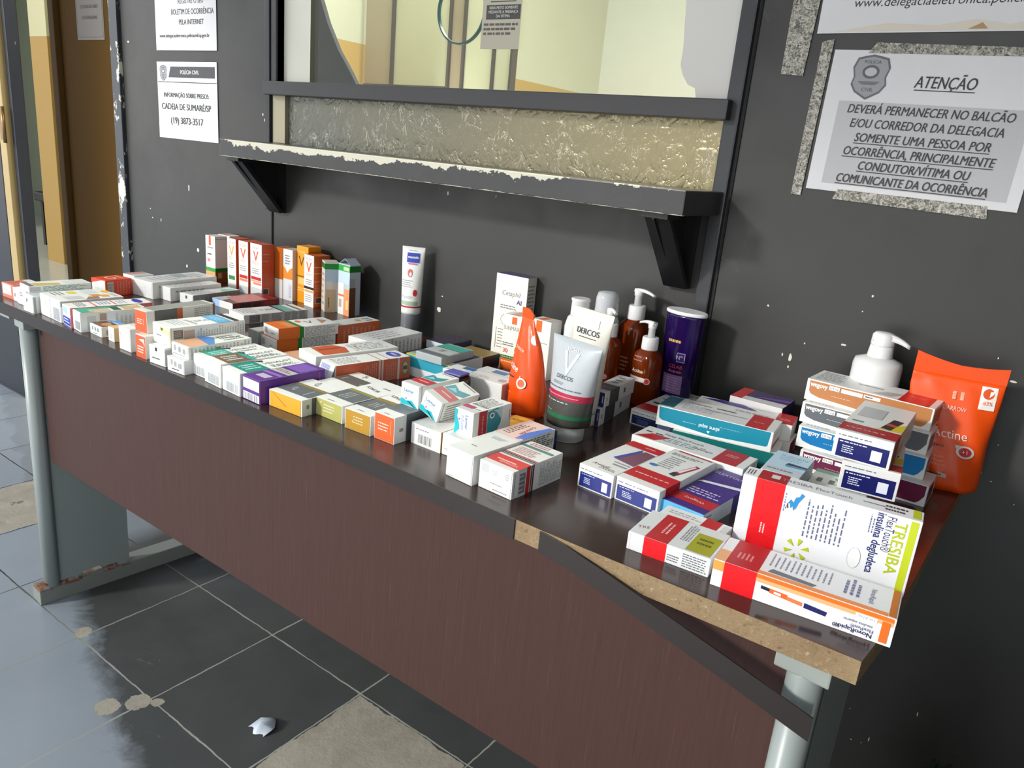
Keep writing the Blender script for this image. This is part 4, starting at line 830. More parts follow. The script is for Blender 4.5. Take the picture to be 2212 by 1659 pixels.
box('S39', 'low carton with a peach top in front of the orange and green pair', '#D8B49C', group=G2, T=[('r', .05, .1, .95, .95, '#D9A586')])
box('S40', 'long orange sided carton behind the orange and green pair', '#C65A28', group=G2, T=[('r', 0, 0, 1, 1, '#DAD8D2'), ('e', .5, .62, .2, .06, '#C9A05A'), ('l', .2, .75, .9, .95, 2, GR_, {'vert': True})], R=[('l', .1, .05, .9, .95, 8, '#B04A1E', {'vert': True, 'dens': 1})])
box('S42', 'white carton with grey striped side near the standing tube', group=G2, T=[('p', [(0, .02), (.9, .0), (.7, .16), (.2, .10)], '#F1F1EE'), ('l', .1, .2, .9, .7, 4, '#B4B5B5', {'vert': True, 'dens': 1})], R=[('l', .05, .05, .97, .95, 12, '#8A8A88', {'vert': True, 'dens': 1}), ('r', .985, 0, 1, 1, '#B07A7A')])
box('S41', 'long white carton with an orange red block on top', flap=WH, group=G2, F=[('l', .2, .3, .75, .5, 1, '#6A7484')], T=[('p', [(.05, .12), (.95, .10), (.95, .40), (.4, .46), (.05, .38)], '#BE5226'), ('r', .35, .14, .45, .4, '#8A3A1A'), ('l', .15, .50, .9, .92, 5, '#A9A9A6', {'vert': True}), ('r', .4, .56, .6, .58, '#B05A3A')], R=[('l', .1, .7, .95, .85, 1, GA, {'dens': 1})])
s43 = box('S43', 'long carton with a salmon striped side and a blue oval on top', WH, group=G2, T=[('l', .12, .06, .9, .45, 6, '#9A9C9E', {'vert': True}), ('r', 0, .58, 1, .60, '#B89A86'), ('r', 0, .70, 1, .715, '#B89A86'), ('e', .5, .86, .36, .08, '#3A44A8'), ('r', .3, .85, .7, .88, '#C9CDEA')],
          R=[('r', 0, 0, 1, 1, '#CC6242'), ('l', .36, .03, .54, .97, 7, '#B9563C', {'vert': True, 'dens': 1}), ('r', .56, 0, .585, 1, '#D9C0B4'), ('r', .60, 0, .625, 1, '#D9C0B4'), ('l', .65, .03, .80, .97, 6, '#B9563C', {'vert': True, 'dens': 1}), ('r', .82, 0, .85, 1, '#D9C0B4'), ('e', .93, .5, .045, .34, '#5A7A56'), ('e', .93, .5, .036, .28, '#C4A888'), ('r', .90, .42, .96, .60, '#3E4A3A')])
mb = MB(); fl = BX['S43']
mb.prism([(-0.0006, .041), (-0.016, .003), (-0.0152, .0026), (.0002, .0405)], 0.001, fl[4]-.001, card(WH), 'x')
f_ = Face(mb, (0, -.0158, .0028), (1, 0, 0), Vector((0, .37, .93)).normalized(), fl[4], .041); f_.bars(.12, .3, .7, .92, '#6A7CC0', True); mb.build('end_flap', s43)['label'] = 'open white end flap'
box('S44', 'broad flat carton with a blue green front and white lower band', '#C9CCCC', group=G2, F=[('r', 0, 0, 1, .42, '#DDDFDE'), ('p', [(0, .42), (1, .42), (1, .95), (0, .95)], '#2E9AB0'), ('r', 0, .95, 1, 1, '#C2BE3A')], T=[('r', 0, 0, 1, .06, '#C2BE3A'), ('p', [(0, .1), (.6, .1), (.6, .9), (0, .9)], '#8FA4A8'), ('r', .62, .2, .98, .95, '#2A3436')])
box('S45', 'flat carton with a pale and turquoise top lying on the blue green one', '#A9AFB0', group=G2, T=[('r', 0, .04, 1, .22, '#6A7072'), ('r', .0, .24, .95, .60, '#C6CCC8'), ('r', 0, .62, 1, .92, '#3EB29C'), ('r', 0, .60, 1, .62, '#2A3436'), ('l', .4, .34, .6, .5, 2, '#4A5656')], R=[('l', .02, .05, .98, .95, 14, '#7A7E7E', {'vert': True, 'dens': 1})])
box('S46', 'dark carton with a gold foil top behind the turquoise topped one', '#1C1614', group=G2, T=[('r', .0, .0, 1, 1, '#8A6E26'), ('r', .1, .1, .8, .3, '#A98C3C')], R=[('r', 0, 0, 1, .9, '#241C1A')], rough=.2)
box('S47', 'dark navy striped carton lying by the foot of the tall white carton', '#1A1A3A', group=G2, F=[('r', 0, .1, 1, .95, '#CFD5DE')], T=[('l', .05, .1, .95, .95, 6, '#5A3A52', {'dens': 1, 'fill': .4})])
box('S48a', 'front one of two white cartons with a blue square behind the black case', group=G2, T=[('r', .18, .60, .38, .95, '#1F6AA8'), ('r', .05, .1, .6, .14, GA), ('e', .90, .45, .06, .2, '#A8ACAC'), ('l', .3, .2, .8, .5, 2, '#B5B5B2')], F=[('l', .1, .4, .6, .55, 2, '#B9B7B0'), ('p', [(.4, .12), (.7, .12), (.66, .3), (.42, .34)], '#9A9690')], R=[('r', .05, .02, .95, .95, '#C7A9A0')])
box('S48b', 'rear one of two white cartons with a blue square behind the black case', group=G2, T=[('r', .25, .25, .52, .75, '#1F6AA8'), ('r', .03, .05, .97, .09, '#B5B5B2')], R=[('r', .1, .1, .9, .6, '#16425A')])
# black case with a lilac lid panel
x, y, z, rd, w, d, h = BX['S49']; cs = empty('case', (x, y, z), math.radians(rd))
m = MB(); m.box((0, 0, 0), (w, d, h), plastic('#0E0E14', .2), .012, seg=5); m.build('body', cs)
m = MB(); m.box((.004, .004, h-.002), (w-.004, d-.004, h+.0015), plastic('#5A5AA8', .25), .0017, seg=2); m.build('lid_panel', cs)['label'] = 'lilac lid panel'
tag(cs, 'rounded black case with a lilac lid between the white cartons', 'case')
# back left
box('S50', 'bright orange red carton with a white end, back left', '#E0421C', flap=WH, group=G2, F=[('l', .2, .1, .9, .5, 3, '#C9CCD4'), ('p', [(0, 1), (.8, 1), (0, .7)], '#E0421C')], R=[('r', .06, .05, .30, .9, '#B9B0AA'), ('l', .08, .1, .28, .8, 4, '#8A827C', {'dens': 1}), ('l', .4, .1, .95, .95, 5, '#C63A18', {'vert': True, 'dens': 1})], T=[('e', .5, .45, .3, .18, '#F3C9BC'), ('e', .5, .45, .22, .12, '#E0421C'), ('r', .1, .75, .9, .82, '#F0B4A0')])
box('S51', 'white carton with a pinkish top just behind the orange red one', group=G2, T=[('r', .0, 0, .5, .95, '#C9968A'), ('r', .5, .1, .95, .9, '#CFCDCA')])
box('S52', 'long white carton with a grey side, largest at the back left', flap=WH, group=G2, F=[('l', .3, .2, .7, .7, 3, '#DADCE2', {'vert': True})], T=[('l', .2, .1, .9, .9, 9, '#B9BCBC'), ('r', .1, .5, .6, .7, '#AEB6B6')], R=[('l', .1, .6, .9, .8, 1, '#9A9A98', {'dens': 1})])
box('S53', 'white carton with a notched flap behind the one with a mint corner', flap=WH, group=G2, T=[('l', .1, .1, .9, .8, 4, '#B0B2B2', {'vert': True, 'dens': 1})], R=[('l', .1, .6, .9, .8, 1, '#9A9A98')])
box('S54', 'low white carton with a mint corner on top and dark grey side', flap=WH, group=G2, F=[('r', .45, .52, .58, .85, '#4A4E58')], T=[('p', [(.5, .70), (.98, .62), (.98, .92), (.5, .95)], '#8FCCB6'), ('l', .1, .08, .9, .55, 4, '#A8AAAA', {'vert': True, 'dens': 1})], R=[('r', .0, .0, 1, 1, '#8E8E8A'), ('l', .1, .1, .95, .9, 10, '#7A7A76', {'vert': True, 'dens': 1})])
# upright cartons against the wall
VO = '#C8552C'
box('T1', 'white upright carton with a green stripe and tan foot, leftmost of the row', name=CC, group=G3, F=[('r', .36, .80, .58, 1, '#E0532A'), ('t', 'sunmax', .5, .76, .006, GK, {'fit': .03}), ('l', .2, .58, .7, .64, 1, GK), ('t', '30', .30, .48, .010, '#E0532A', {'bold': .02}), ('r', 0, .24, 1, .32, '#2A9A3A'), ('r', 0, 0, 1, .24, '#D9A45A')], R=[('r', 0, .94, 1, .95, '#9A9A96'), ('r', 0, .24, 1, .32, '#187A28'), ('r', 0, 0, 1, .24, '#8A5A2A'), ('r', .2, .10, .5, .22, '#C9B08A')])
box('T1b', 'upright carton with a peach top directly behind the green striped one', name=CC, group=G3, T=[('r', .0, .0, .6, 1, '#CFA490')], F=[('r', .1, .2, .9, .9, '#CFC4BC')], R=[('r', .8, .8, 1, 1, '#D8A060')])
def vf(n, stripe): return [('t', 'VICHY', .48, .92, .0075, '#8A6650', {'fit': .030}), ('t', 'V', .48, .77, .026, stripe, {'bold': .015}), ('l', .15, .60, .85, .66, 2, '#C9A48C'), ('l', .15, .42, .85, .54, 3, '#8A8A8A', {'dens': .4})]
box('T2', 'white upright carton with an orange V and green footnote, second in the row', VO, name=CC, group=G3, F=[('r', 0, 0, 1, 1, '#EFEDE6')]+vf(0, '#E8A03C')+[('r', .1, .20, .85, .28, '#2E8A4A')], R=[('l', .3, .1, .7, .9, 9, '#E07A3A', {'dens': 1})])
box('T3', 'white upright carton with a red V and red stripe, third in the row', VO, name=CC, group=G3, F=[('r', 0, 0, 1, 1, '#EFEDE6')]+vf(0, '#D8552A')+[('r', .06, .29, .94, .35, '#C8242A'), ('r', .06, .23, .94, .28, '#E08A6A'), ('r', 0, 0, 1, .14, '#C6CCCC')])
box('T4', 'larger white upright carton with a red V and a broad rust coloured side', VO, name=CC, group=G3, F=[('r', 0, 0, 1, 1, '#EFEDE6')]+vf(0, '#D04A2A')+[('r', .06, .31, .94, .37, '#C8242A'), ('r', .06, .27, .94, .30, '#E0A08A'), ('r', .24, .22, .94, .26, '#E08A6A'), ('r', 0, 0, 1, .16, '#CDD2D2')], R=[('l', .06, .30, .9, .80, 12, '#B94A26', {'dens': 1}), ('r', .06, .82, .6, .828, '#E0A88C'), ('r', .06, .69, .5, .698, '#E0A88C'), ('r', .05, .05, .55, .17, '#C9B9A8'), ('r', .09, .06, .50, .16, '#3A2A22')])
box('T5', 'orange and white upright carton in the shade behind the rust sided one', '#B55A10', name=CC, group=G3, F=[('r', 0, 0, 1, .38, '#CFCBC4')], R=[('r', 0, 0, 1, .38, '#CFCBC4')])  # orange darkened in its colour for the shade there
box('T6', 'silvery upright carton with an orange splash, between the orange ones', '#CDBFB8', name=CC, group=G3, F=[('r', 0, 0, 1, 1, '#D9DADC'), ('p', [(0, .42), (0, .66), (.25, .62), (.45, .54), (.7, .62), (1, .66), (1, .42)], '#E08A2A'), ('l', .2, .7, .8, .9, 4, '#6A6A70'), ('l', .6, .06, .9, .36, 3, '#8A90B0', {'vert': True})])
box('T7', 'tall amber yellow upright carton with a brown V', '#E8960E', name=CC, group=G3, F=[('t', 'V', .42, .74, .026, '#5A3A10'), ('t', 'VICHY', .45, .90, .0062, '#F8D89A', {'fit': .03}), ('r', .0, .46, 1, .485, '#8A5A10'), ('r', .15, .33, .8, .44, '#F0C070'), ('l', .1, .2, .8, .28, 2, '#F6D08A')], R=[('r', 0, .9, 1, .92, '#B97A10')])
box('T8', 'white upright carton with a red V and black stripe, in front of the amber one', '#D2612C', name=CC, group=G3, F=[('r', 0, 0, 1, 1, '#EFEDE6')]+vf(0, '#D8552A')+[('r', .0, .34, 1, .39, GK), ('r', .06, .28, .94, .32, '#DCA040'), ('l', .1, .08, .9, .24, 4, '#A9AEB8')], R=[('r', .0, .78, .55, .79, '#F0C8B0'), ('r', .0, .66, .55, .67, '#F0C8B0'), ('r', .0, .50, .4, .51, '#F0C8B0'), ('l', .05, .3, .5, .46, 5, '#E88A5A', {'dens': 1}), ('r', .08, .08, .50, .20, '#E9C9B4'), ('r', .12, .09, .46, .19, '#6A4A3A')])
GTF = [('r', 0, .86, 1, .97, '#1E8A36'), ('r', 0, .60, 1, .86, '#B4C4D2'), ('r', .10, .34, .55, .62, '#D8D4CC'), ('r', .10, 0, .75, .46, '#C9B08C'), ('l', .2, .1, .4, .3, 1, '#4A6A4A', {'vert': True, 'dens': 1})]
box('T9', 'turned upright carton with a green top band and beige bottle picture', '#D3CCC0', name=CC, group=G3, F=[('r', 0, .86, 1, .97, '#1E6A30'), ('l', .2, .1, .8, .8, 6, '#B0A490')], R=GTF)
t10 = box('T10', 'rightmost upright carton with a green top band and peach and brown bottles', '#B9C4CC', name=CC, group=G3, F=[('r', 0, .86, 1, .98, '#2AA040'), ('r', .45, .88, .92, .95, '#BFD8A8'), ('r', 0, .62, 1, .86, '#BFD4E2'), ('r', 0, 0, .5, .62, '#E9E2DC'), ('r', .02, .36, .5, .40, '#E0744A'), ('r', .08, .14, .32, .30, '#B9A89C'), ('r', .54, 0, 1, .52, '#E29A6A'), ('r', .72, .12, .9, .30, '#F4D08A')], R=[('r', 0, .86, 1, .98, '#14702A'), ('r', 0, .0, .55, .56, '#6E4A30'), ('r', .05, .56, .5, .74, '#A9ABA8')])
w, d, h = BX['T10'][4:]; mb = MB(); gy = card('#AEBACA')      # its lid panels stand open like a little roof
mb.prism([(0, h), (.0006, h), (w/2, h+.0125), (w/2-.0004, h+.0135)], .001, d-.001, gy, 'y'); mb.prism([(w-.0006, h), (w, h), (w/2+.0006, h+.0135), (w/2, h+.0125)], .001, d-.001, gy, 'y'); mb.build('lid_flap', t10)['label'] = 'raised lid flaps'
box('U2', 'tall cream white carton with a violet top edge standing by the wall', '#ECE8DC', name=CC, group='upright cartons near the tubes', F=[('t', 'Cetaphil', .50, .78, .0098, '#6A6A72', {'fit': .062, 'shear': .2}), ('t', 'AI', .78, .69, .010, '#4A3A8A', {'bold': .03}), ('l', .2, .58, .75, .64, 2, '#7A7A80'), ('e', .40, .45, .16, .07, '#8A8A90'), ('e', .40, .45, .145, .062, '#ECE8DC'), ('r', .12, .08, .13, .34, GK), ('l', .18, .08, .62, .34, 7, '#6A6A70', {'fill': .25})], T=[('r', 0, 0, 1, 1, '#3E3272')], R=[('l', .1, .5, .9, .92, 9, '#9A948A')])
SPF = [('r', .42, .84, .66, .97, '#F2661E'), ('t', 'SUNMAX', .42, .76, .0085, '#8A7A6A', {'fit': .038}), ('l', .05, .42, .6, .50, 2, '#4A4A50'), ('t', '30', .20, .34, .0088, '#E0521E', {'bold': .02}), ('r', 0, .19, 1, .25, '#3A6A3A'), ('l', .05, .20, .8, .24, 1, '#9ABF8A'), ('r', 0, 0, 1, .19, '#E8691E'), ('l', .05, .12, .9, .16, 1, '#F8DCC4', {'dens': 1})]
box('U3a', 'white carton marked 30 with an orange foot, left behind the orange pouch', '#EDEAE0', name=CC, group='upright cartons near the tubes', F=SPF, T=[('r', .3, 0, .7, 1, '#E0906A')])
box('U3b', 'white carton with orange top mark, right behind the orange pouch', '#EDEAE0', name=CC, group='upright cartons near the tubes', F=[('r', .25, .80, .55, .99, '#F2661E'), ('r', .2, .62, .9, .63, GA)], T=[('p', [(.2, .2), (.5, .15), (.6, .9), (.3, .9)], '#E87A3A'), ('r', .7, 0, 1, 1, '#CFC9BE')])
for k, lab in (('S61', 'lower small carton with a dark violet end behind the grey tube'), ('S60', 'upper small carton with a dark violet end behind the grey tube')):
    box(k, lab, flap='#26225E', group='two small cartons stacked behind the grey tube', F=[('l', .15, .2, .55, .7, 4, '#6A6A9C'), ('r', .85, .3, .9, .75, '#C9C9DC')], T=[('r', 0, .12, 1, .42, '#5A5A5C'), ('r', .3, .26, .8, .28, '#8A8A8A'), ('l', .3, .5, .8, .9, 3, GA)], R=[('r', .05, .4, .08, .6, GA), ('r', .15, 0, .46, 1, '#4E5054'), ('r', .62, .38, .68, .70, '#6A6264')])
# pens and injections, right
NB = '#1B2A7C'
def navy(rot=0): return [('r', .05, .06, .96, .68, NB), ('l', .06, .78, .85, .86, 1, '#7A7F92'), ('l', .10, .58, .55, .64, 1, '#E6EAF6'), ('l', .18, .22, .42, .50, 4, '#E6EAF6', {'dens': .9}), ('r', .70, .16, .86, .56, '#E6EAF6')]
box('R1', 'white carton with a red band and navy end, leftmost of the pen cartons', group=G4, F=[('r', .04, .06, .98, .66, '#14214E'), ('l', .05, .76, .8, .88, 1, GA), ('l', .1, .5, .5, .58, 1, '#6A7AA8'), ('r', .16, .12, .42, .44, '#3A4A7C'), ('r', .62, .14, .9, .5, '#8A9AC8')], T=[('r', .0, .07, 1, .28, '#C2181E'), ('p', [(.12, .56), (.6, .60), (.95, .52), (.95, .55), (.6, .64), (.12, .58)], GK), ('l', .08, .80, .9, .96, 3, '#8A8A92'), ('r', .10, .36, .25, .40, GK)])
box('R3', 'teal fronted carton shaded beneath the bright teal one', group=G4, F=[('r', 0, 0, 1, 1, '#0C6A66')])  # front painted darker for the shade under the upper carton
box('R3b', 'white carton with red end hidden under the rear pen cartons', group=G4, R=[('r', 0, 0, .6, .95, '#B41C20')])
box('R3c', 'white carton below the violet and red one next to the wall', group=G4)
box('R2', 'large carton with a bright teal front and curved white border', group=G4, F=[('p', [(.015, .96), (.98, .98), (.968, .30), (.955, .24), (.5, .10), (.05, .30), (.025, .40)], '#0C87A0'), ('l', .24, .46, .40, .50, 1, '#CFE8EC', {'dens': 1}), ('t', 'abre aqui', .47, .46, .0062, '#F2F8F8', {'bold': .02, 'rot': 180}), ('p', [(.455, .30), (.485, .30), (.47, .18)], '#F2F8F8'), ('l', .56, .62, .76, .65, 1, '#CFE8EC', {'dens': 1})],
    T=[('p', [(.0, .1), (.13, .08), (.13, .95), (0, .95)], '#0E6878'), ('t', 'Ozempic', .30, .78, .0075, '#2A2A3A', {'fit': .05}), ('l', .18, .2, .5, .62, 5, '#B4B6BC'), ('r', .45, .74, .62, .80, '#3A3A44'), ('r', .36, .50, .74, .54, '#8A8E9C'), ('r', .76, 0, .93, 1, '#BE181E'), ('l', .80, .42, .90, .48, 1, '#EBC4C4')], R=[('r', .1, .1, .9, .3, '#B41C20'), ('r', .2, .7, .9, .73, GA)])
box('R2b', 'white pen carton with a violet lens shape behind the bright teal one', group=G4, T=[('p', [(.02, .80), (.20, .96), (.45, .98), (.62, .62), (.55, .56), (.3, .62)], '#3A2A84'), ('l', .42, .2, .78, .36, 2, '#7A7E82'), ('r', .5, .8, .78, .84, '#C9A49C'), ('r', .82, 0, 1, 1, '#BE1C20'), ('l', .86, .3, .97, .5, 2, '#E2A4A4')], R=[('r', .05, .1, .9, .9, '#D8CFCC')])
box('R2d', 'violet pen carton with a red corner lying against the wall', '#3A2456', group=G4, T=[('r', 0, 0, .22, 1, '#C2181E'), ('p', [(.22, 0), (1, 0), (1, .35), (.22, .3)], '#D8D4D6'), ('p', [(.45, .4), (1, .55), (1, .75), (.45, .5)], '#6A4AA0')], F=[('r', 0, 0, 1, 1, '#CFCCCC')])
box('R4', 'white carton with grey lettering and a red right end, under the teal front', group=G4, T=[('r', .04, .55, .10, .62, GK), ('r', .13, .55, .20, .62, GK), ('t', 'Fiasp FlexTouch', .38, .72, .0068, '#2A2A36', {'fit': .075}), ('l', .14, .2, .7, .55, 3, '#8A96A0'), ('t', 'Ozempic', .60, .40, .006, GK, {'fit': .03}), ('r', .73, 0, .93, 1, '#B41C20'), ('l', .78, .5, .9, .7, 2, '#E2A4A4'), ('p', [(.02, .06), (.20, .06), (.28, .5), (.12, .5)], '#C2181E')], R=[('r', .1, .1, .9, .9, '#CFD2D2')])
box('R5', 'pen carton with a purple tinted top and navy end, left of two', group='two navy ended pen cartons', F=navy(), T=[('t', 'Awiqli', .40, .14, .0075, '#7A2A3A', {'fit': .035, 'shear': .2}), ('l', .45, .06, .95, .12, 2, GR_), ('p', [(.30, .42), (.42, .40), (.62, .78), (.55, .84)], '#3A4AA0'), ('p', [(.42, .40), (.98, .36), (.98, .80), (.66, .82)], '#7A4A5E'), ('r', .55, .24, .95, .27, '#8A8A92'), ('r', .5, .31, .95, .33, '#8A8A92'), ('r', 0, .84, 1, 1, '#C2181E'), ('l', .5, .9, .8, .95, 1, '#E8B4B4')])
box('R6', 'pen carton with a red band and an outlined pen on top, right of two', group='two navy ended pen cartons', F=navy(), T=[('r', 0, .10, 1, .34, '#C0161E'), ('l', .12, .20, .9, .235, 1, '#F0CACA', {'dens': 1}), ('e', .18, .48, .10, .03, '#3A7CB8'), ('l', .20, .48, .58, .80, 7, '#9A9A9E'), ('p', [(.66, .44), (.80, .42), (.94, .74), (.84, .76)], '#A82A3C'), ('p', [(.70, .50), (.79, .49), (.89, .72), (.85, .73)], '#EADFE0'), ('p', [(.64, .40), (.78, .38), (.80, .46), (.67, .48)], '#3A3A3A'), ('l', .12, .84, .9, .90, 2, GR_), ('r', .15, .955, .95, .98, '#B02A34')], R=[('r', .10, 0, .34, 1, '#B01218')])
box('R7', 'violet carton with a red band and a white pen pictured on top', '#3C1E7A', group=G4, F=[('r', 0, .02, 1, .98, '#5AB2EA'), ('r', .3, .6, .9, .68, '#1E2A3A')], T=[('r', 0, .10, 1, .26, '#B8141E'), ('t', 'Wegovy', .5, .18, .006, '#F0D0D4', {'fit': .03, 'rot': 180}), ('l', .10, .30, .95, .44, 3, '#C9BEE2'), ('p', [(.02, .57), (1, .66), (1, .72), (.10, .62)], '#E4E2EA'), ('t', 'FLEXTOUCH', .5, .88, .007, '#D9D0EA', {'fit': .05})], R=[('r', 0, 0, .5, 1, '#C9CBD2'), ('l', .02, .2, .14, .8, 3, GR_), ('r', .5, 0, 1, 1, '#33246E')])
box('R8', 'low white carton with a red band and an olive patch at the table front', group=G4, F=[('r', .0, .03, .03, .97, '#D9DAD9'), ('r', .20, 0, .48, 1, '#E0101A'), ('l', .50, .15, .66, .55, 3, GR_), ('l', .68, .10, .98, .88, 6, '#6A6C70')],
    T=[('t', 'TRE', .10, .30, .006, '#8A5A5A', {'rot': 20}), ('r', .20, 0, .48, 1, '#B80E18'), ('l', .30, .3, .40, .8, 2, '#E8B8B8', {'vert': True}), ('l', .54, .3, .66, .95, 4, '#8A8C90', {'vert': True}), ('r', .68, .05, .97, .72, '#A2A01C'), ('l', .74, .3, .92, .6, 2, '#55540E')], base='#D9DBDB')
box('R9', 'thin white carton with a small red end behind the olive patched one', group=G4, T=[('l', .1, .3, .6, .7, 2, '#A4A8AA'), ('r', .62, 0, .86, 1, '#BC1A1E'), ('l', .9, .1, .99, .9, 3, '#C9CBCB', {'vert': True})])
box('R10', 'tall white carton with a red band and lime lettering standing at the corner', group=G4,
    F=[('r', .085, 0, .255, 1, '#E0101A'), ('l', .150, .28, .185, .46, 2, '#F6D4D4', {'vert': True, 'dens': 1}), ('r', .945, .02, .985, .98, '#C0CC1E'), ('t', 'TRESIBA', .900, .585, .0118, '#B4C21A', {'rot': -90, 'bold': .018, 'fit': .066}), ('t', 'FlexTouch®', .848, .74, .0092, '#3A3E6A', {'rot': -90, 'fit': .041}),
       ('t', 'insulina degludeca', .795, .585, .0088, '#2E3470', {'rot': -90, 'bold': .02, 'fit': .072}), ('l', .735, .70, .768, .95, 2, '#5A5E8A', {'vert': True, 'fill': .3}), ('l', .39, .40, .62, .92, 9, '#5C6488', {'vert': True, 'dens': .9, 'fill': .26}),
       ('p', [(.285, .78), (.30, .84), (.315, .80), (.325, .88), (.345, .90), (.352, .95), (.372, .93), (.36, .88), (.345, .82), (.335, .74), (.322, .70), (.315, .76), (.305, .72), (.298, .78)], '#2A8AC8'), ('p', [(.275, .70), (.285, .79), (.292, .72), (.287, .71), (.283, .76), (.279, .70)], GK), ('l', .262, .66, .272, .96, 1, '#7A86B8', {'vert': True, 'dens': 1}),
       ('e', .70, .32, .035, .14, '#C9CACC'), ('e', .703, .32, .033, .135, '#ECECEA')]+[('p', [(.385+.070*math.cos(a)+.014*math.cos(a+1.57), .20+.150*math.sin(a)+.03*math.sin(a+1.57)), (.385+.070*math.cos(a)-.014*math.cos(a+1.57), .20+.150*math.sin(a)-.03*math.sin(a+1.57)), (.385+.024*math.cos(a), .20+.05*math.sin(a))], '#BCCB22') for a in [k*1.0472+.3 for k in range(6)]]+[('r', .60, .02, .74, .07, '#B4C21A')],
    T=[('l', .01, .2, .06, .8, 3, GK, {'vert': True}), ('r', .085, 0, .255, 1, '#A80C14'), ('r', .155, .35, .205, .75, '#D9D9D9'), ('t', 'TRESIBA FlexTouch', .42, .5, .008, '#8A8A96', {'fit': .075}), ('r', .68, .5, .80, .56, GR_), ('l', .80, .2, .93, .8, 2, GK), ('r', .945, .15, .985, .95, '#C0CC1E')], base='#E9EAEC')
box('R11', 'long carton with an orange fading stripe and red band, nearest the corner', group=G4, base='#EDEDEE',
    F=[('r', .0, .62, .07, .97, '#F6A04A'), ('r', .255, .84, .99, .985, '#F2701A'), ('r', .255, .70, .99, .84, '#F6B07A'), ('r', .065, 0, .255, 1, '#E0101A'), ('p', [(.29, .62), (.34, .60), (.34, .48), (.29, .50)], '#1A1E34'), ('p', [(.34, .61), (.44, .58), (.44, .40), (.34, .45)], '#E8662A'), ('p', [(.365, .55), (.405, .54), (.405, .45), (.365, .47)], '#F0EAE6'), ('p', [(.44, .53), (.525, .50), (.525, .36), (.44, .40)], '#EE7A44'), ('p', [(.535, .52), (.66, .46), (.655, .30), (.535, .34)], '#1E2260'),
       ('r', .80, .64, .91, .82, '#F4F4F4'), ('t', '3 mL (3,7 mL)', .855, .73, .0022, GK, {'rot': 180, 'fit': .016}), ('t', 'NovoRapid®', .80, .17, .0048, '#1E2458', {'rot': 180, 'bold': .015, 'fit': .036}), ('t', 'FlexPen®', .845, .33, .0038, '#3A3E78', {'rot': 180, 'fit': .024}), ('t', 'insulina asparte', .82, .48, .003, '#4A4E7C', {'rot': 180, 'fit': .028}), ('r', .935, .10, .975, .82, '#F06A14')],
    T=[('r', .0, .0, .065, .45, '#F0B080'), ('r', .065, 0, .255, 1, '#B80E18'), ('l', .10, .3, .2, .6, 4, '#E89A9A', {'vert': True}), ('r', .255, 0, .95, .12, '#F2904A'), ('p', [(.30, .16), (.55, .14), (.57, .24), (.32, .30)], '#6A6C74'), ('l', .28, .40, .64, .95, 12, '#7A7E96', {'vert': True, 'dens': .9, 'fill': .26}), ('t', 'NovoRapid', .86, .5, .005, '#4A4E7C', {'rot': -90, 'fit': .04}), ('l', .70, .3, .80, .9, 3, '#6A6E9C', {'vert': True}), ('r', .955, .02, .99, .98, '#C86A14')])
box('R12', 'pale blue topped carton behind the tall one with the red band', '#C3CDD4', group=G4, T=[('r', 0, .25, 1, 1, '#B9D2E2'), ('t', 'Xultophy', .55, .84, .0085, '#6A9ABA', {'fit': .036}), ('l', .2, .6, .9, .76, 2, '#8AB0C8'), ('p', [(.45, .44), (1, .46), (1, .52), (.5, .54)], '#22384E'), ('p', [(.48, .36), (1, .40), (1, .46), (.45, .44)], '#5A94B8'), ('l', .1, .1, .8, .2, 1, '#7A8A94')], R=[('r', 0, 0, 1, 1, '#8E969A')])
box('R13', 'white and green lettered carton behind the tall one, under the navy pair', '#D9DDDA', group=G4, T=[('r', 0, .80, 1, 1, '#6AAE90'), ('e', .55, .58, .16, .10, '#3A9A5A'), ('e', .55, .58, .13, .07, '#A9D8B4'), ('l', .05, .2, .9, .5, 4, '#5A625E', {'vert': True}), ('t', 'Insulina', .6, .25, .007, '#5AAA78', {'fit': .04})])
def weg(c, cd, mg): return [('p', [(.025, .94), (.985, .97), (.985, .50), (.955, .22), (.93, .10), (.5, .12), (.12, .22), (.05, .32), (.03, .45)], c), ('t', 'wegovy', .105, .80, .0075, '#F4F4F0', {'bold': .035, 'fit': .026}), ('r', .19, .70, .275, .90, '#F4F4F0'), ('t', mg, .232, .80, .0034, GK, {'fit': .013}), ('r', .29, .70, .46, .88, '#F4F4F0'), ('l', .22, .42, .38, .455, 1, '#F0E8E0', {'dens': 1}), ('r', .47, .72, .60, .88, '#EDEBE6'), ('r', .48, .78, .54, .82, GK)]
WT = [('l', .04, .15, .28, .9, 9, '#8A8C92', {'dens': 1}), ('r', .36, .5, .56, .58, '#9A9A9A'), ('p', [(.52, .1), (.66, .15), (.72, .5), (.60, .42)], '#B9B4B0'), ('r', .72, .0, .95, .98, '#D0201A'), ('l', .78, .5, .9, .54, 1, '#F0B0A8')]
for k, lab, c, mg in (('W4', 'wine red fronted carton, lowest of the four stacked by the orange pouch', '#6E1C44', '0,5 mg'), ('W3', 'blue fronted carton, second from the bottom of the stack by the pouch', '#0A78B8', '1,0 mg'), ('W2', 'dark grey fronted carton, third up in the stack by the pouch', '#5E6468', '1,7 mg'), ('W1', 'tan fronted carton on top of the stack beside the orange pouch', '#B97A48', '2,4 mg')):
    box(k, lab, group='stack of four injection pen cartons', F=weg(c, c, mg), R=[('r', .1, .15, .75, .85, c), ('r', .2, .3, .6, .5, '#8A8278')], T=WT if k == 'W1' else [('l', .04, .15, .28, .9, 6, '#8A8C92')])
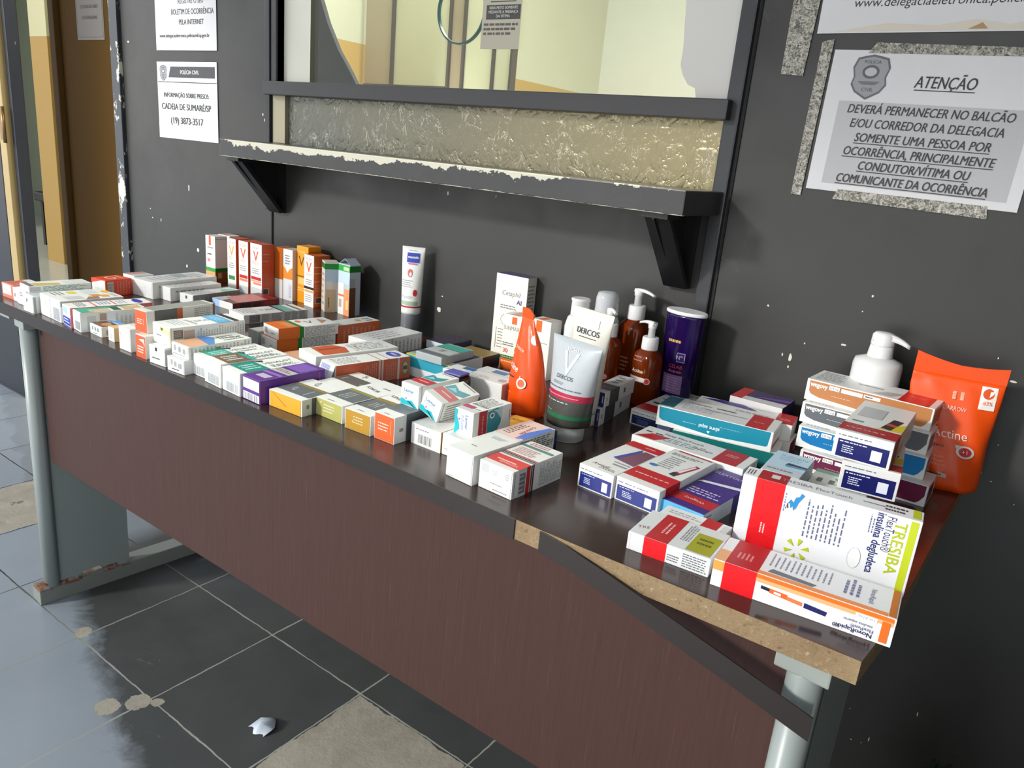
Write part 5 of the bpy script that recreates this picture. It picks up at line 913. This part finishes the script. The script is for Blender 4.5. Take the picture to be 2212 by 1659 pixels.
FT = [('r', 0, .04, 1, .24, '#A8141A'), ('l', .1, .12, .85, .15, 1, '#E8B4B4', {'dens': 1}), ('p', [(.55, .26), (1, .28), (1, .52), (.80, .40)], '#CFC22A'), ('p', [(.62, .30), (.80, .28), (.92, .58), (.74, .60)], '#16161A'), ('p', [(.66, .40), (.84, .38), (.86, .44), (.70, .47)], '#C04A3A'), ('r', .1, .32, .3, .35, '#4A7A74'), ('r', .10, .5, .55, .8, '#B9BDBC')]
for k, lab in (('R19', 'lower navy ended carton of two resting in front of the stack'), ('R18', 'upper navy ended carton with a red band and black pen, in front of the stack')):
    box(k, lab, group='two navy ended cartons before the stack', F=[('r', .07, .06, .95, .70, '#0E1560'), ('l', .06, .80, .75, .88, 1, '#6A6E84'), ('l', .10, .58, .60, .66, 1, '#E6EAF6', {'dens': 1}), ('l', .16, .22, .40, .52, 4, '#E6EAF6', {'dens': 1}), ('r', .66, .18, .84, .56, '#E6EAF6')], T=FT, R=[('r', .04, 0, .26, 1, '#8E1418'), ('p', [(.3, .1), (.5, .1), (.5, .5), (.3, .3)], '#CFC22A')])

# ------------------------------------------------------------------ tubes, bottles, pouches
def tube(name, label, x, y, h, wide, r, caph, az, mats, cap, prints=None, ry=None, lean=0.0, z0=ZT, thick=.0022):
    """squeeze tube standing on its cap: round at the cap, flat at the crimp. mats: list of (top fraction, material)"""
    root = empty(name, (x, y, z0), az); root.rotation_euler = (lean, 0, az)
    n = 48; ry = ry or r
    def sec(t):
        s = t**1.05; hw = r+(wide-r)*s; hd = ry*(1-s)**.62 if t < 1 else 0; return hw, max(hd, thick/2)
    def ring(t):
        hw, hd = sec(t); z = caph+(h-caph)*t; p = 2
        return [(hw*math.cos(2*math.pi*i/n), hd*math.sin(2*math.pi*i/n), z) for i in range(n)]
    ts = sorted(set([k/26 for k in range(25)]+[a for a, _ in mats if a < .94]+[.94, 1.0]))
    def mt(t):
        for a, mm in mats:
            if t <= a+1e-6: return mm
        return mats[-1][1]
    mb = MB(); mb.rings([ring(t) for t in ts], None, True, True, True, [mt(ts[k+1]) for k in range(len(ts)-1)])
    class Surf(Face):
        def __init__(s): s.mb = mb; s.w = 2*wide; s.h = h-caph; s.k = 0
        def P(s, px_, pz_):
            t = min(max(pz_/s.h, 0), .985); hw, hd = sec(t); u = max(-.97, min(.97, (px_-wide)/hw)); 
            return Vector((hw*u, -hd*math.sqrt(1-u*u)-.0011-s.k*.00006, caph+s.h*t))
        def pol(s, pts, col):
            # split wide patches so they follow the curve
            us = [p[0] for p in pts]; a, b = min(us), max(us)
            vs_ = [p[1] for p in pts]; c0, d0 = min(vs_), max(vs_)
            if len(pts) == 4 and b-a > .12:
                k = 12
                for i in range(k):
                    e0, e1 = a+(b-a)*i/k, a+(b-a)*(i+1)/k
                    s.mb.poly([s.P(e0*s.w, c0*s.h), s.P(e1*s.w, c0*s.h), s.P(e1*s.w, d0*s.h), s.P(e0*s.w, d0*s.h)], card(col))
                s.k += 1
            else: Face.pol(s, pts, col)
    if prints: Surf().run(prints)
    mb.build('body', root)
    mb = MB(); cm, cr_, tr_ = cap
    lathe(mb, [(cr_*.97, 0), (cr_, .002), (cr_, caph*.92), (cr_*.96, caph)], cm, 40, 1, ry/r); mb.build('cap', root)
    return tag(root, label, 'tube', 'standing cream tubes')
tube('cream_tube', 'white cream tube with a blue label standing alone near the wall', -1.208, -.036, .194, .0270, .0225, .040, math.radians(28),
     [(.10, card('#E8E8E4')), (.125, card('#B4202E')), (1.0, card('#EDEDE8', .3))], (plastic('#6E7076', .35), .0222, 0),
     [('r', .10, .14, .84, .20, '#A8C0A8'), ('l', .06, .24, .66, .28, 2, '#B9C0C8'), ('l', .10, .40, .62, .52, 4, '#5A5A60', {'fill': .22}), ('e', .44, .62, .10, .06, '#D86A62'), ('e', .47, .60, .05, .03, '#EDEDE8'), ('e', .72, .33, .09, .05, '#C8303A'),
      ('r', .26, .80, .80, .915, '#1E3AA8'), ('p', [(.26, .80), (.80, .80), (.72, .775), (.34, .775)], '#1E3AA8'), ('t', 'mustela', .53, .855, .0058, '#F4F6FA', {'bold': .03, 'fit': .024}), ('r', .33, .745, .72, .765, '#D86AA8'), ('l', .30, .94, .75, .96, 1, '#9AA0A8')])
tube('conditioner_tube', 'cream white tube with broad crimped top behind the grey tube', -.592, -.272, .190, .047, .026, .020, math.radians(-14),
     [(1.0, card('#DAD7CC', .3))], (plastic('#D8D5CA', .3), .0255, 0),
     [('t', 'DERCOS', .52, .80, .0092, '#2E3640', {'fit': .050, 'bold': .015}), ('l', .34, .735, .76, .755, 1, '#4A5058', {'dens': 1}), ('p', [(.36, .85), (.62, .93), (.74, .93), (.60, .88)], '#F4F2EA')])
CLR = plastic('#D2D5D2', .2, .45)
tube('shampoo_tube', 'pale grey tube with a white V, dark band and clear cap standing in front', -.568, -.352, .157, .052, .0345, .026, math.radians(-12),
     [(.10, plastic('#3A3C34', .3)), (.145, plastic('#1E6A44', .3)), (.32, plastic('#464642', .3)), (.40, plastic('#A81C3C', .3)), (1.0, plastic('#AEB4B8', .3))], (CLR, .0265, 0),
     [('t', 'V', .52, .74, .036, '#E9ECEC', {'bold': .0}), ('t', 'VICHY', .52, .90, .0062, '#ECEEEE', {'fit': .034}), ('t', 'DERCOS', .50, .575, .0062, '#3A4450', {'fit': .034}), ('t', 'ENERGY', .40, .50, .0045, '#7A858C', {'fit': .022}), ('l', .2, .43, .82, .46, 1, '#5A646C', {'dens': 1}), ('r', .2, .355, .8, .365, '#E08A9A'), ('l', .2, .28, .75, .30, 1, '#C9CCC8', {'dens': 1}), ('l', .2, .17, .5, .18, 1, '#C9CCC8', {'dens': 1})])
# bottles: body, collar, pump
AMB = plastic('#8A3606', .12, .45, 1.4); PW = plastic('#E4E4E2', .25)
def pump(root, z, r, nl, az, s=1.0):
    mb = MB(); lathe(mb, [(r, z), (r*1.02, z+.002), (r*.99, z+.022*s), (r*.90, z+.0245*s)], PW, 36)
    for k in range(18): pass
    mb.build('collar', root)
    mb = MB(); lathe(mb, [(r*.42, z+.0245*s), (r*.42, z+.040*s), (r*.50, z+.041*s), (r*.52, z+.050*s), (r*.40, z+.0515*s)], PW, 28)
    c_, s_ = math.cos(az), math.sin(az); rs = []
    for t in range(9):
        a = t/8; d = -r*.40+a*(nl+r*.4); zz = z+.0495*s+.0035*math.sin(a*2.2)-.006*a*a; hw = r*.46*(1-.55*a); th = .0032*(1-.45*a)
        rs.append([(d*c_-q*s_, d*s_+q*c_, zz+v) for q, v in ((-hw, -th), (hw, -th), (hw*.8, th), (-hw*.8, th))])
    mb.rings(rs, PW, True); mb.build('pump_head', root)
def bottle(name, label, x, y, prof, mat, ex=1, ey=1, sq=2.0, az=0.0, group=None, prints=None, z0=ZT, pw=None):
    root = empty(name, (x, y, z0), az); mb = MB(); lathe(mb, prof, mat, 48, ex, ey, sq=sq)
    if prints:
        def rad(z):
            for (r0, z_0), (r1, z_1) in zip(prof, prof[1:]):
                if z_0 <= z <= z_1 and z_1 > z_0: return r0+(r1-r0)*(z-z_0)/(z_1-z_0)
            return prof[-1][0]
        H = prof[-1][1]; Wd = 2*max(p[0] for p in prof)*ex
        class Sf(Face):
            def __init__(s): s.mb = mb; s.w = Wd; s.h = H; s.k = 0
            def P(s, px_, pz_):
                r = rad(pz_); u = max(-.97, min(.97, (px_-Wd/2)/(r*ex))); yy = (1-abs(u)**sq)**(1/sq)
                return Vector((r*ex*u, -r*ey*yy-.0005-s.k*.00006, pz_))
            def pol(s, pts, col):
                us = [p[0] for p in pts]; a, b = min(us), max(us); vs_ = [p[1] for p in pts]; c0, d0 = min(vs_), max(vs_)
                if len(pts) == 4:
                    for i in range(12):
                        e0, e1 = a+(b-a)*i/12, a+(b-a)*(i+1)/12
                        s.mb.poly([s.P(e0*s.w, c0*s.h), s.P(e1*s.w, c0*s.h), s.P(e1*s.w, d0*s.h), s.P(e0*s.w, d0*s.h)], card(col))
                    s.k += 1
                else: Face.pol(s, pts, col)
        Sf().run(prints)
    mb.build('body', root)
    return tag(root, label, 'bottle', group)
AG = 'amber pump bottles'
def act(h): return [('t', 'Actine', .42, .60, .0065, '#EFE6DC', {'fit': .030, 'bold': .02}), ('l', .2, .74, .6, .86, 2, '#B98A68', {'fill': .3}), ('r', .08, .42, .80, .50, '#D9D2CC'), ('l', .14, .45, .6, .47, 1, GK), ('e', .84, .455, .10, .055, '#D9C2BC'), ('e', .84, .455, .075, .042, '#C0302E')]
b = bottle('pump_bottle', 'front amber pump bottle with white lettering by the purple jar', -.568, -.094, [(.023, 0), (.0255, .003), (.0255, .085), (.023, .096), (.014, .104), (.012, .110)], AMB, 1.0, .85, 3.2, math.radians(-10), AG, act(.1)); pump(b, .104, .0150, .028, math.radians(178), .95)
b = bottle('pump_bottle', 'tallest amber pump bottle, rear one of the three', -.627, -.045, [(.026, 0), (.029, .004), (.029, .120), (.026, .132), (.016, .142), (.014, .150)], AMB, 1.0, .85, 3.2, math.radians(-10), AG, [('l', .3, .3, .8, .5, 4, '#B98A68')]); pump(b, .142, .0165, .040, math.radians(-8), 1.1)
b = bottle('pump_bottle', 'left amber pump bottle beside the cream tube', -.641, -.118, [(.022, 0), (.0245, .003), (.0245, .100), (.022, .110), (.014, .117), (.012, .122)], AMB, 1.0, .85, 3.2, math.radians(-10), AG, [('r', .3, .36, .8, .40, '#CFC2B8'), ('e', .84, .38, .09, .04, '#D08A84')]); pump(b, .117, .0150, .017, math.radians(-20), .95)
b = bottle('lotion_bottle', 'white bottle with a short white cap left of the amber pumps', -.720, -.095, [(.024, 0), (.026, .004), (.026, .115), (.022, .132), (.0165, .138)], plastic('#D6D8DA', .3), group='white capped bottles')
mb = MB(); lathe(mb, [(.0172, .138), (.0176, .139), (.0170, .164), (.0185, .166), (.0183, .169), (.016, .170)], PW, 36); mb.build('cap', b)
b = bottle('spray_bottle', 'grey white bottle with a rounded translucent cap behind the cream tube', -.672, -.080, [(.024, 0), (.027, .004), (.027, .120), (.0255, .136), (.021, .146)], plastic('#C4C6CE', .3), group='white capped bottles')
mb = MB(); lathe(mb, [(.0225, .146), (.0225, .150), (.0215, .178), (.019, .187), (.012, .1895), (.003, .190)], plastic('#D9DCDE', .15, .3), 40); mb.build('cap', b)
PUR = plastic('#1F0A48', .14, .15)
b = bottle('purple_jar', 'tall purple plastic jar with a flat white lid right of the amber pumps', -.520, -.064, [(.0270, 0), (.0290, .003), (.0365, .170), (.0378, .1745)], PUR, 1.0, .62, 2.2, math.radians(-6), None,
           [('l', .28, .70, .62, .76, 1, '#C9A45A', {'dens': .5}), ('p', [(.56, .52), (.76, .52), (.76, .62), (.56, .62)], '#8A7AB0'), ('p', [(.575, .53), (.745, .53), (.745, .61), (.575, .61)], '#2A0E5E'), ('t', 'Nº1', .66, .57, .008, '#C9BEE0'), ('t', 'CELAB', .55, .47, .0062, '#C8404E', {'fit': .030, 'shear': .15}), ('t', 'Amarelo', .55, .42, .0055, '#D86A74', {'fit': .026, 'shear': .2}), ('r', .26, .18, .76, .38, '#7A5A8A'), ('l', .30, .20, .72, .36, 6, '#A98AB0', {'dens': .9})]); b['category'] = 'jar'
mb = MB(); lathe(mb, [(.0378, .1745), (.0392, .1755), (.0392, .1795), (.0375, .181)], PW, 48, 1.0, .62); mb.build('lid', b)
b = bottle('pump_bottle', 'big white pump bottle behind the stack with the tan carton on top', -.200, -.055, [(.034, 0), (.0375, .005), (.0375, .155), (.0355, .163), (.022, .168), (.0185, .169)], plastic('#DADAD8', .2), .96, .96, 2.0, math.radians(-4))
mb = MB(); lathe(mb, [(.0182, .168), (.0186, .170), (.0166, .187), (.0150, .188)], PW, 40); mb.build('collar', b)
mb = MB(); lathe(mb, [(.0166, .187), (.0170, .189), (.0165, .203), (.013, .207), (.004, .208)], PW, 36)
rs = []
for t in range(11):
    a = t/10; d = -.012+a*.052; zz = .200+.004*math.sin(a*2.6)-.010*a*a; hw = .014*(1-.62*a); th = .0065*(1-.62*a)
    rs.append([(d, q, zz+v) for q, v in ((-hw, -th), (hw, -th), (hw*.8, th), (-hw*.8, th))])
mb.rings(rs, PW, True); mb.build('pump_head', b)
m = MB(); f = Face(m, (.0362, -.008, .05), (0, 1, 0), (0, 0, 1), .016, .06); f.rect(0, 0, 1, 1, '#C9A8A0'); m.build('label', b)

def pouch(name, label, x, y, az, prof, mat, prints, top_cut=None, lean=0.0, notch=True):
    """stand-up refill pouch; prof: (z, half width, half depth, sideways shift)"""
    root = empty(name, (x, y, ZT), az); root.rotation_euler = (lean, 0, az); n = 48; mb = MB()
    def ring(z, hw, hd, sh_):
        o = []
        for i in range(n):
            a = 2*math.pi*i/n; c_, s_ = math.cos(a), math.sin(a)
            xx = math.copysign(abs(c_)**.75, c_)*hw; yy = math.copysign(abs(s_)**1.15, s_)*hd
            o.append((xx+sh_, yy+.0012*math.sin(9*xx/hw+z*60)*(hd > .004), z+(top_cut(xx/hw) if (top_cut and z > prof[-1][0]*.93) else 0)))
        return o
    fine = []
    for (a, b_) in zip(prof, prof[1:]):
        for k in range(4): fine.append(tuple(a[i]+(b_[i]-a[i])*k/4 for i in range(4)))
    fine.append(prof[-1]); mb.rings([ring(*q) for q in fine], mat, True)
    class Pf(Face):
        def __init__(s): s.mb = mb; s.w = 2*max(q[1] for q in prof); s.h = prof[-1][0]; s.k = 0
        def P(s, px_, pz_):
            for a, b_ in zip(fine, fine[1:]):
                if a[0] <= pz_ <= b_[0]: break
            t = (pz_-a[0])/max(1e-6, b_[0]-a[0]); hw = a[1]+(b_[1]-a[1])*t; hd = a[2]+(b_[2]-a[2])*t; sh_ = a[3]+(b_[3]-a[3])*t
            u = max(-.96, min(.96, (px_-s.w/2)/hw)); q = abs(u)**(1/.75); yy = (1-q*q)**.575 if q < 1 else 0
            return Vector((hw*u+sh_, -hd*yy-.0016-s.k*.00008, pz_))
    Pf().run(prints); mb.build('pouch_body', root)
    return root, prof
OP = plastic('#E84E08', .34); OP.node_tree.nodes['Principled BSDF'].inputs['Subsurface Weight'].default_value = 0.0
def seal(root, mat, z0_, z1_, hw, sh_, cut=None):
    mb = MB(); a = [(-hw+sh_+2*hw*i/12) for i in range(13)]
    top = [(q, z1_+(cut((q-sh_)/hw) if cut else 0)) for q in a]
    mb.prism([(q, z0_) for q in a]+top[::-1], -.0012, .0012, mat, 'y'); mb.build('top_seal', root)
cutA = lambda u: -.010*max(0, u-.2)
p1, pr = pouch('refill_pouch', 'slim orange refill pouch standing between the white cartons and tubes', -.683, -.305, math.radians(-16),
   [(0, .036, .026, 0), (.006, .0385, .0285, 0), (.04, .040, .027, 0), (.08, .035, .020, -.002), (.12, .027, .0115, -.006), (.148, .019, .0045, -.012), (.162, .015, .0014, -.015)], OP,
   [('t', 'Actine', .30, .50, .011, '#F6E6DA', {'fit': .034, 'rot': -14, 'bold': .02}), ('t', 'DARROW', .44, .68, .005, '#F6DCC8', {'fit': .022, 'rot': -14}), ('r', .05, .355, .62, .415, '#F4EEE6'), ('l', .08, .37, .5, .40, 1, GK), ('e', .66, .35, .13, .055, '#F4EEE6'), ('e', .66, .35, .09, .04, '#E86A3A'), ('l', .05, .10, .40, .28, 5, '#F4D2BC', {'fill': .14, 'dens': 1}), ('e', .10, .63, .06, .03, '#F2A020'), ('e', .80, .80, .09, .05, '#F4E4D8')])
seal(p1, OP, .1615, .176, .015, -.015, cutA); tag(p1, None, 'pouch', 'orange refill pouches')
cutB = lambda u: .006*u*u+.006*max(0, -u)
p2, pr = pouch('refill_pouch', 'large orange refill pouch leaning by the wall at the right end', -.083, -.072, math.radians(8),
   [(0, .040, .026, .012), (.006, .044, .030, .012), (.03, .046, .030, .010), (.07, .050, .024, .004), (.11, .057, .016, -.002), (.145, .060, .008, -.004), (.166, .060, .0016, -.004)], OP,
   [('t', 'Actine', .50, .52, .013, '#F6DCCB', {'fit': .046, 'bold': .0}), ('t', 'DARROW', .52, .74, .0062, '#F4C8AE', {'fit': .030}), ('l', .45, .82, .62, .90, 2, '#F2B998', {'vert': True}), ('r', .76, .77, .93, .97, '#F4EAE2'), ('e', .845, .91, .06, .045, '#D8521A'), ('t', '-83%', .845, .83, .0052, '#D8521A', {'fit': .014}), ('r', .22, .375, .66, .435, '#DCCFC4'), ('l', .26, .39, .5, .42, 1, GK), ('e', .68, .385, .10, .055, '#DCCFC4'), ('e', .68, .385, .07, .04, '#B8222A'), ('t', '+1', .68, .385, .0058, '#F0E4E0'), ('l', .30, .22, .48, .33, 3, '#F08A5A', {'dens': .5}), ('r', .24, .13, .50, .17, '#C9BEB2'), ('l', .26, .14, .48, .16, 1, GK, {'dens': 1})])
seal(p2, OP, .1655, .184, .060, -.004, cutB); tag(p2, None, 'pouch', 'orange refill pouches')
p1['label'] = 'slim orange refill pouch standing between the white cartons and tubes'; p2['label'] = 'large orange refill pouch leaning by the wall at the right end'
# low cartons at the foot of the slim pouch
for key, (px_, py_, rd, w, d, h), base, lab, T_ in (
    ('P1', (-.665, -.405, 20, .052, .030, .016), '#B4242A', 'small flat red carton at the foot of the slim orange pouch', [('l', .1, .3, .9, .7, 1, '#E0A0A0')]),
    ('P2', (-.640, -.440, 2, .034, .048, .026), '#E2A410', 'small yellow carton in front of the slim orange pouch', [('l', .2, .5, .9, .7, 2, '#5A3A08')]),
    ('P3', (-.604, -.428, 2, .046, .030, .024), '#1E2A6E', 'small dark blue carton beside the little yellow one', [('r', .05, .1, .5, .9, '#6A62B8'), ('l', .5, .3, .95, .6, 1, '#A8B4DC')])):
    BX[key] = (px_, py_, ZT, rd, w, d, h); box(key, lab, base, T=T_, group='small coloured cartons by the tubes')
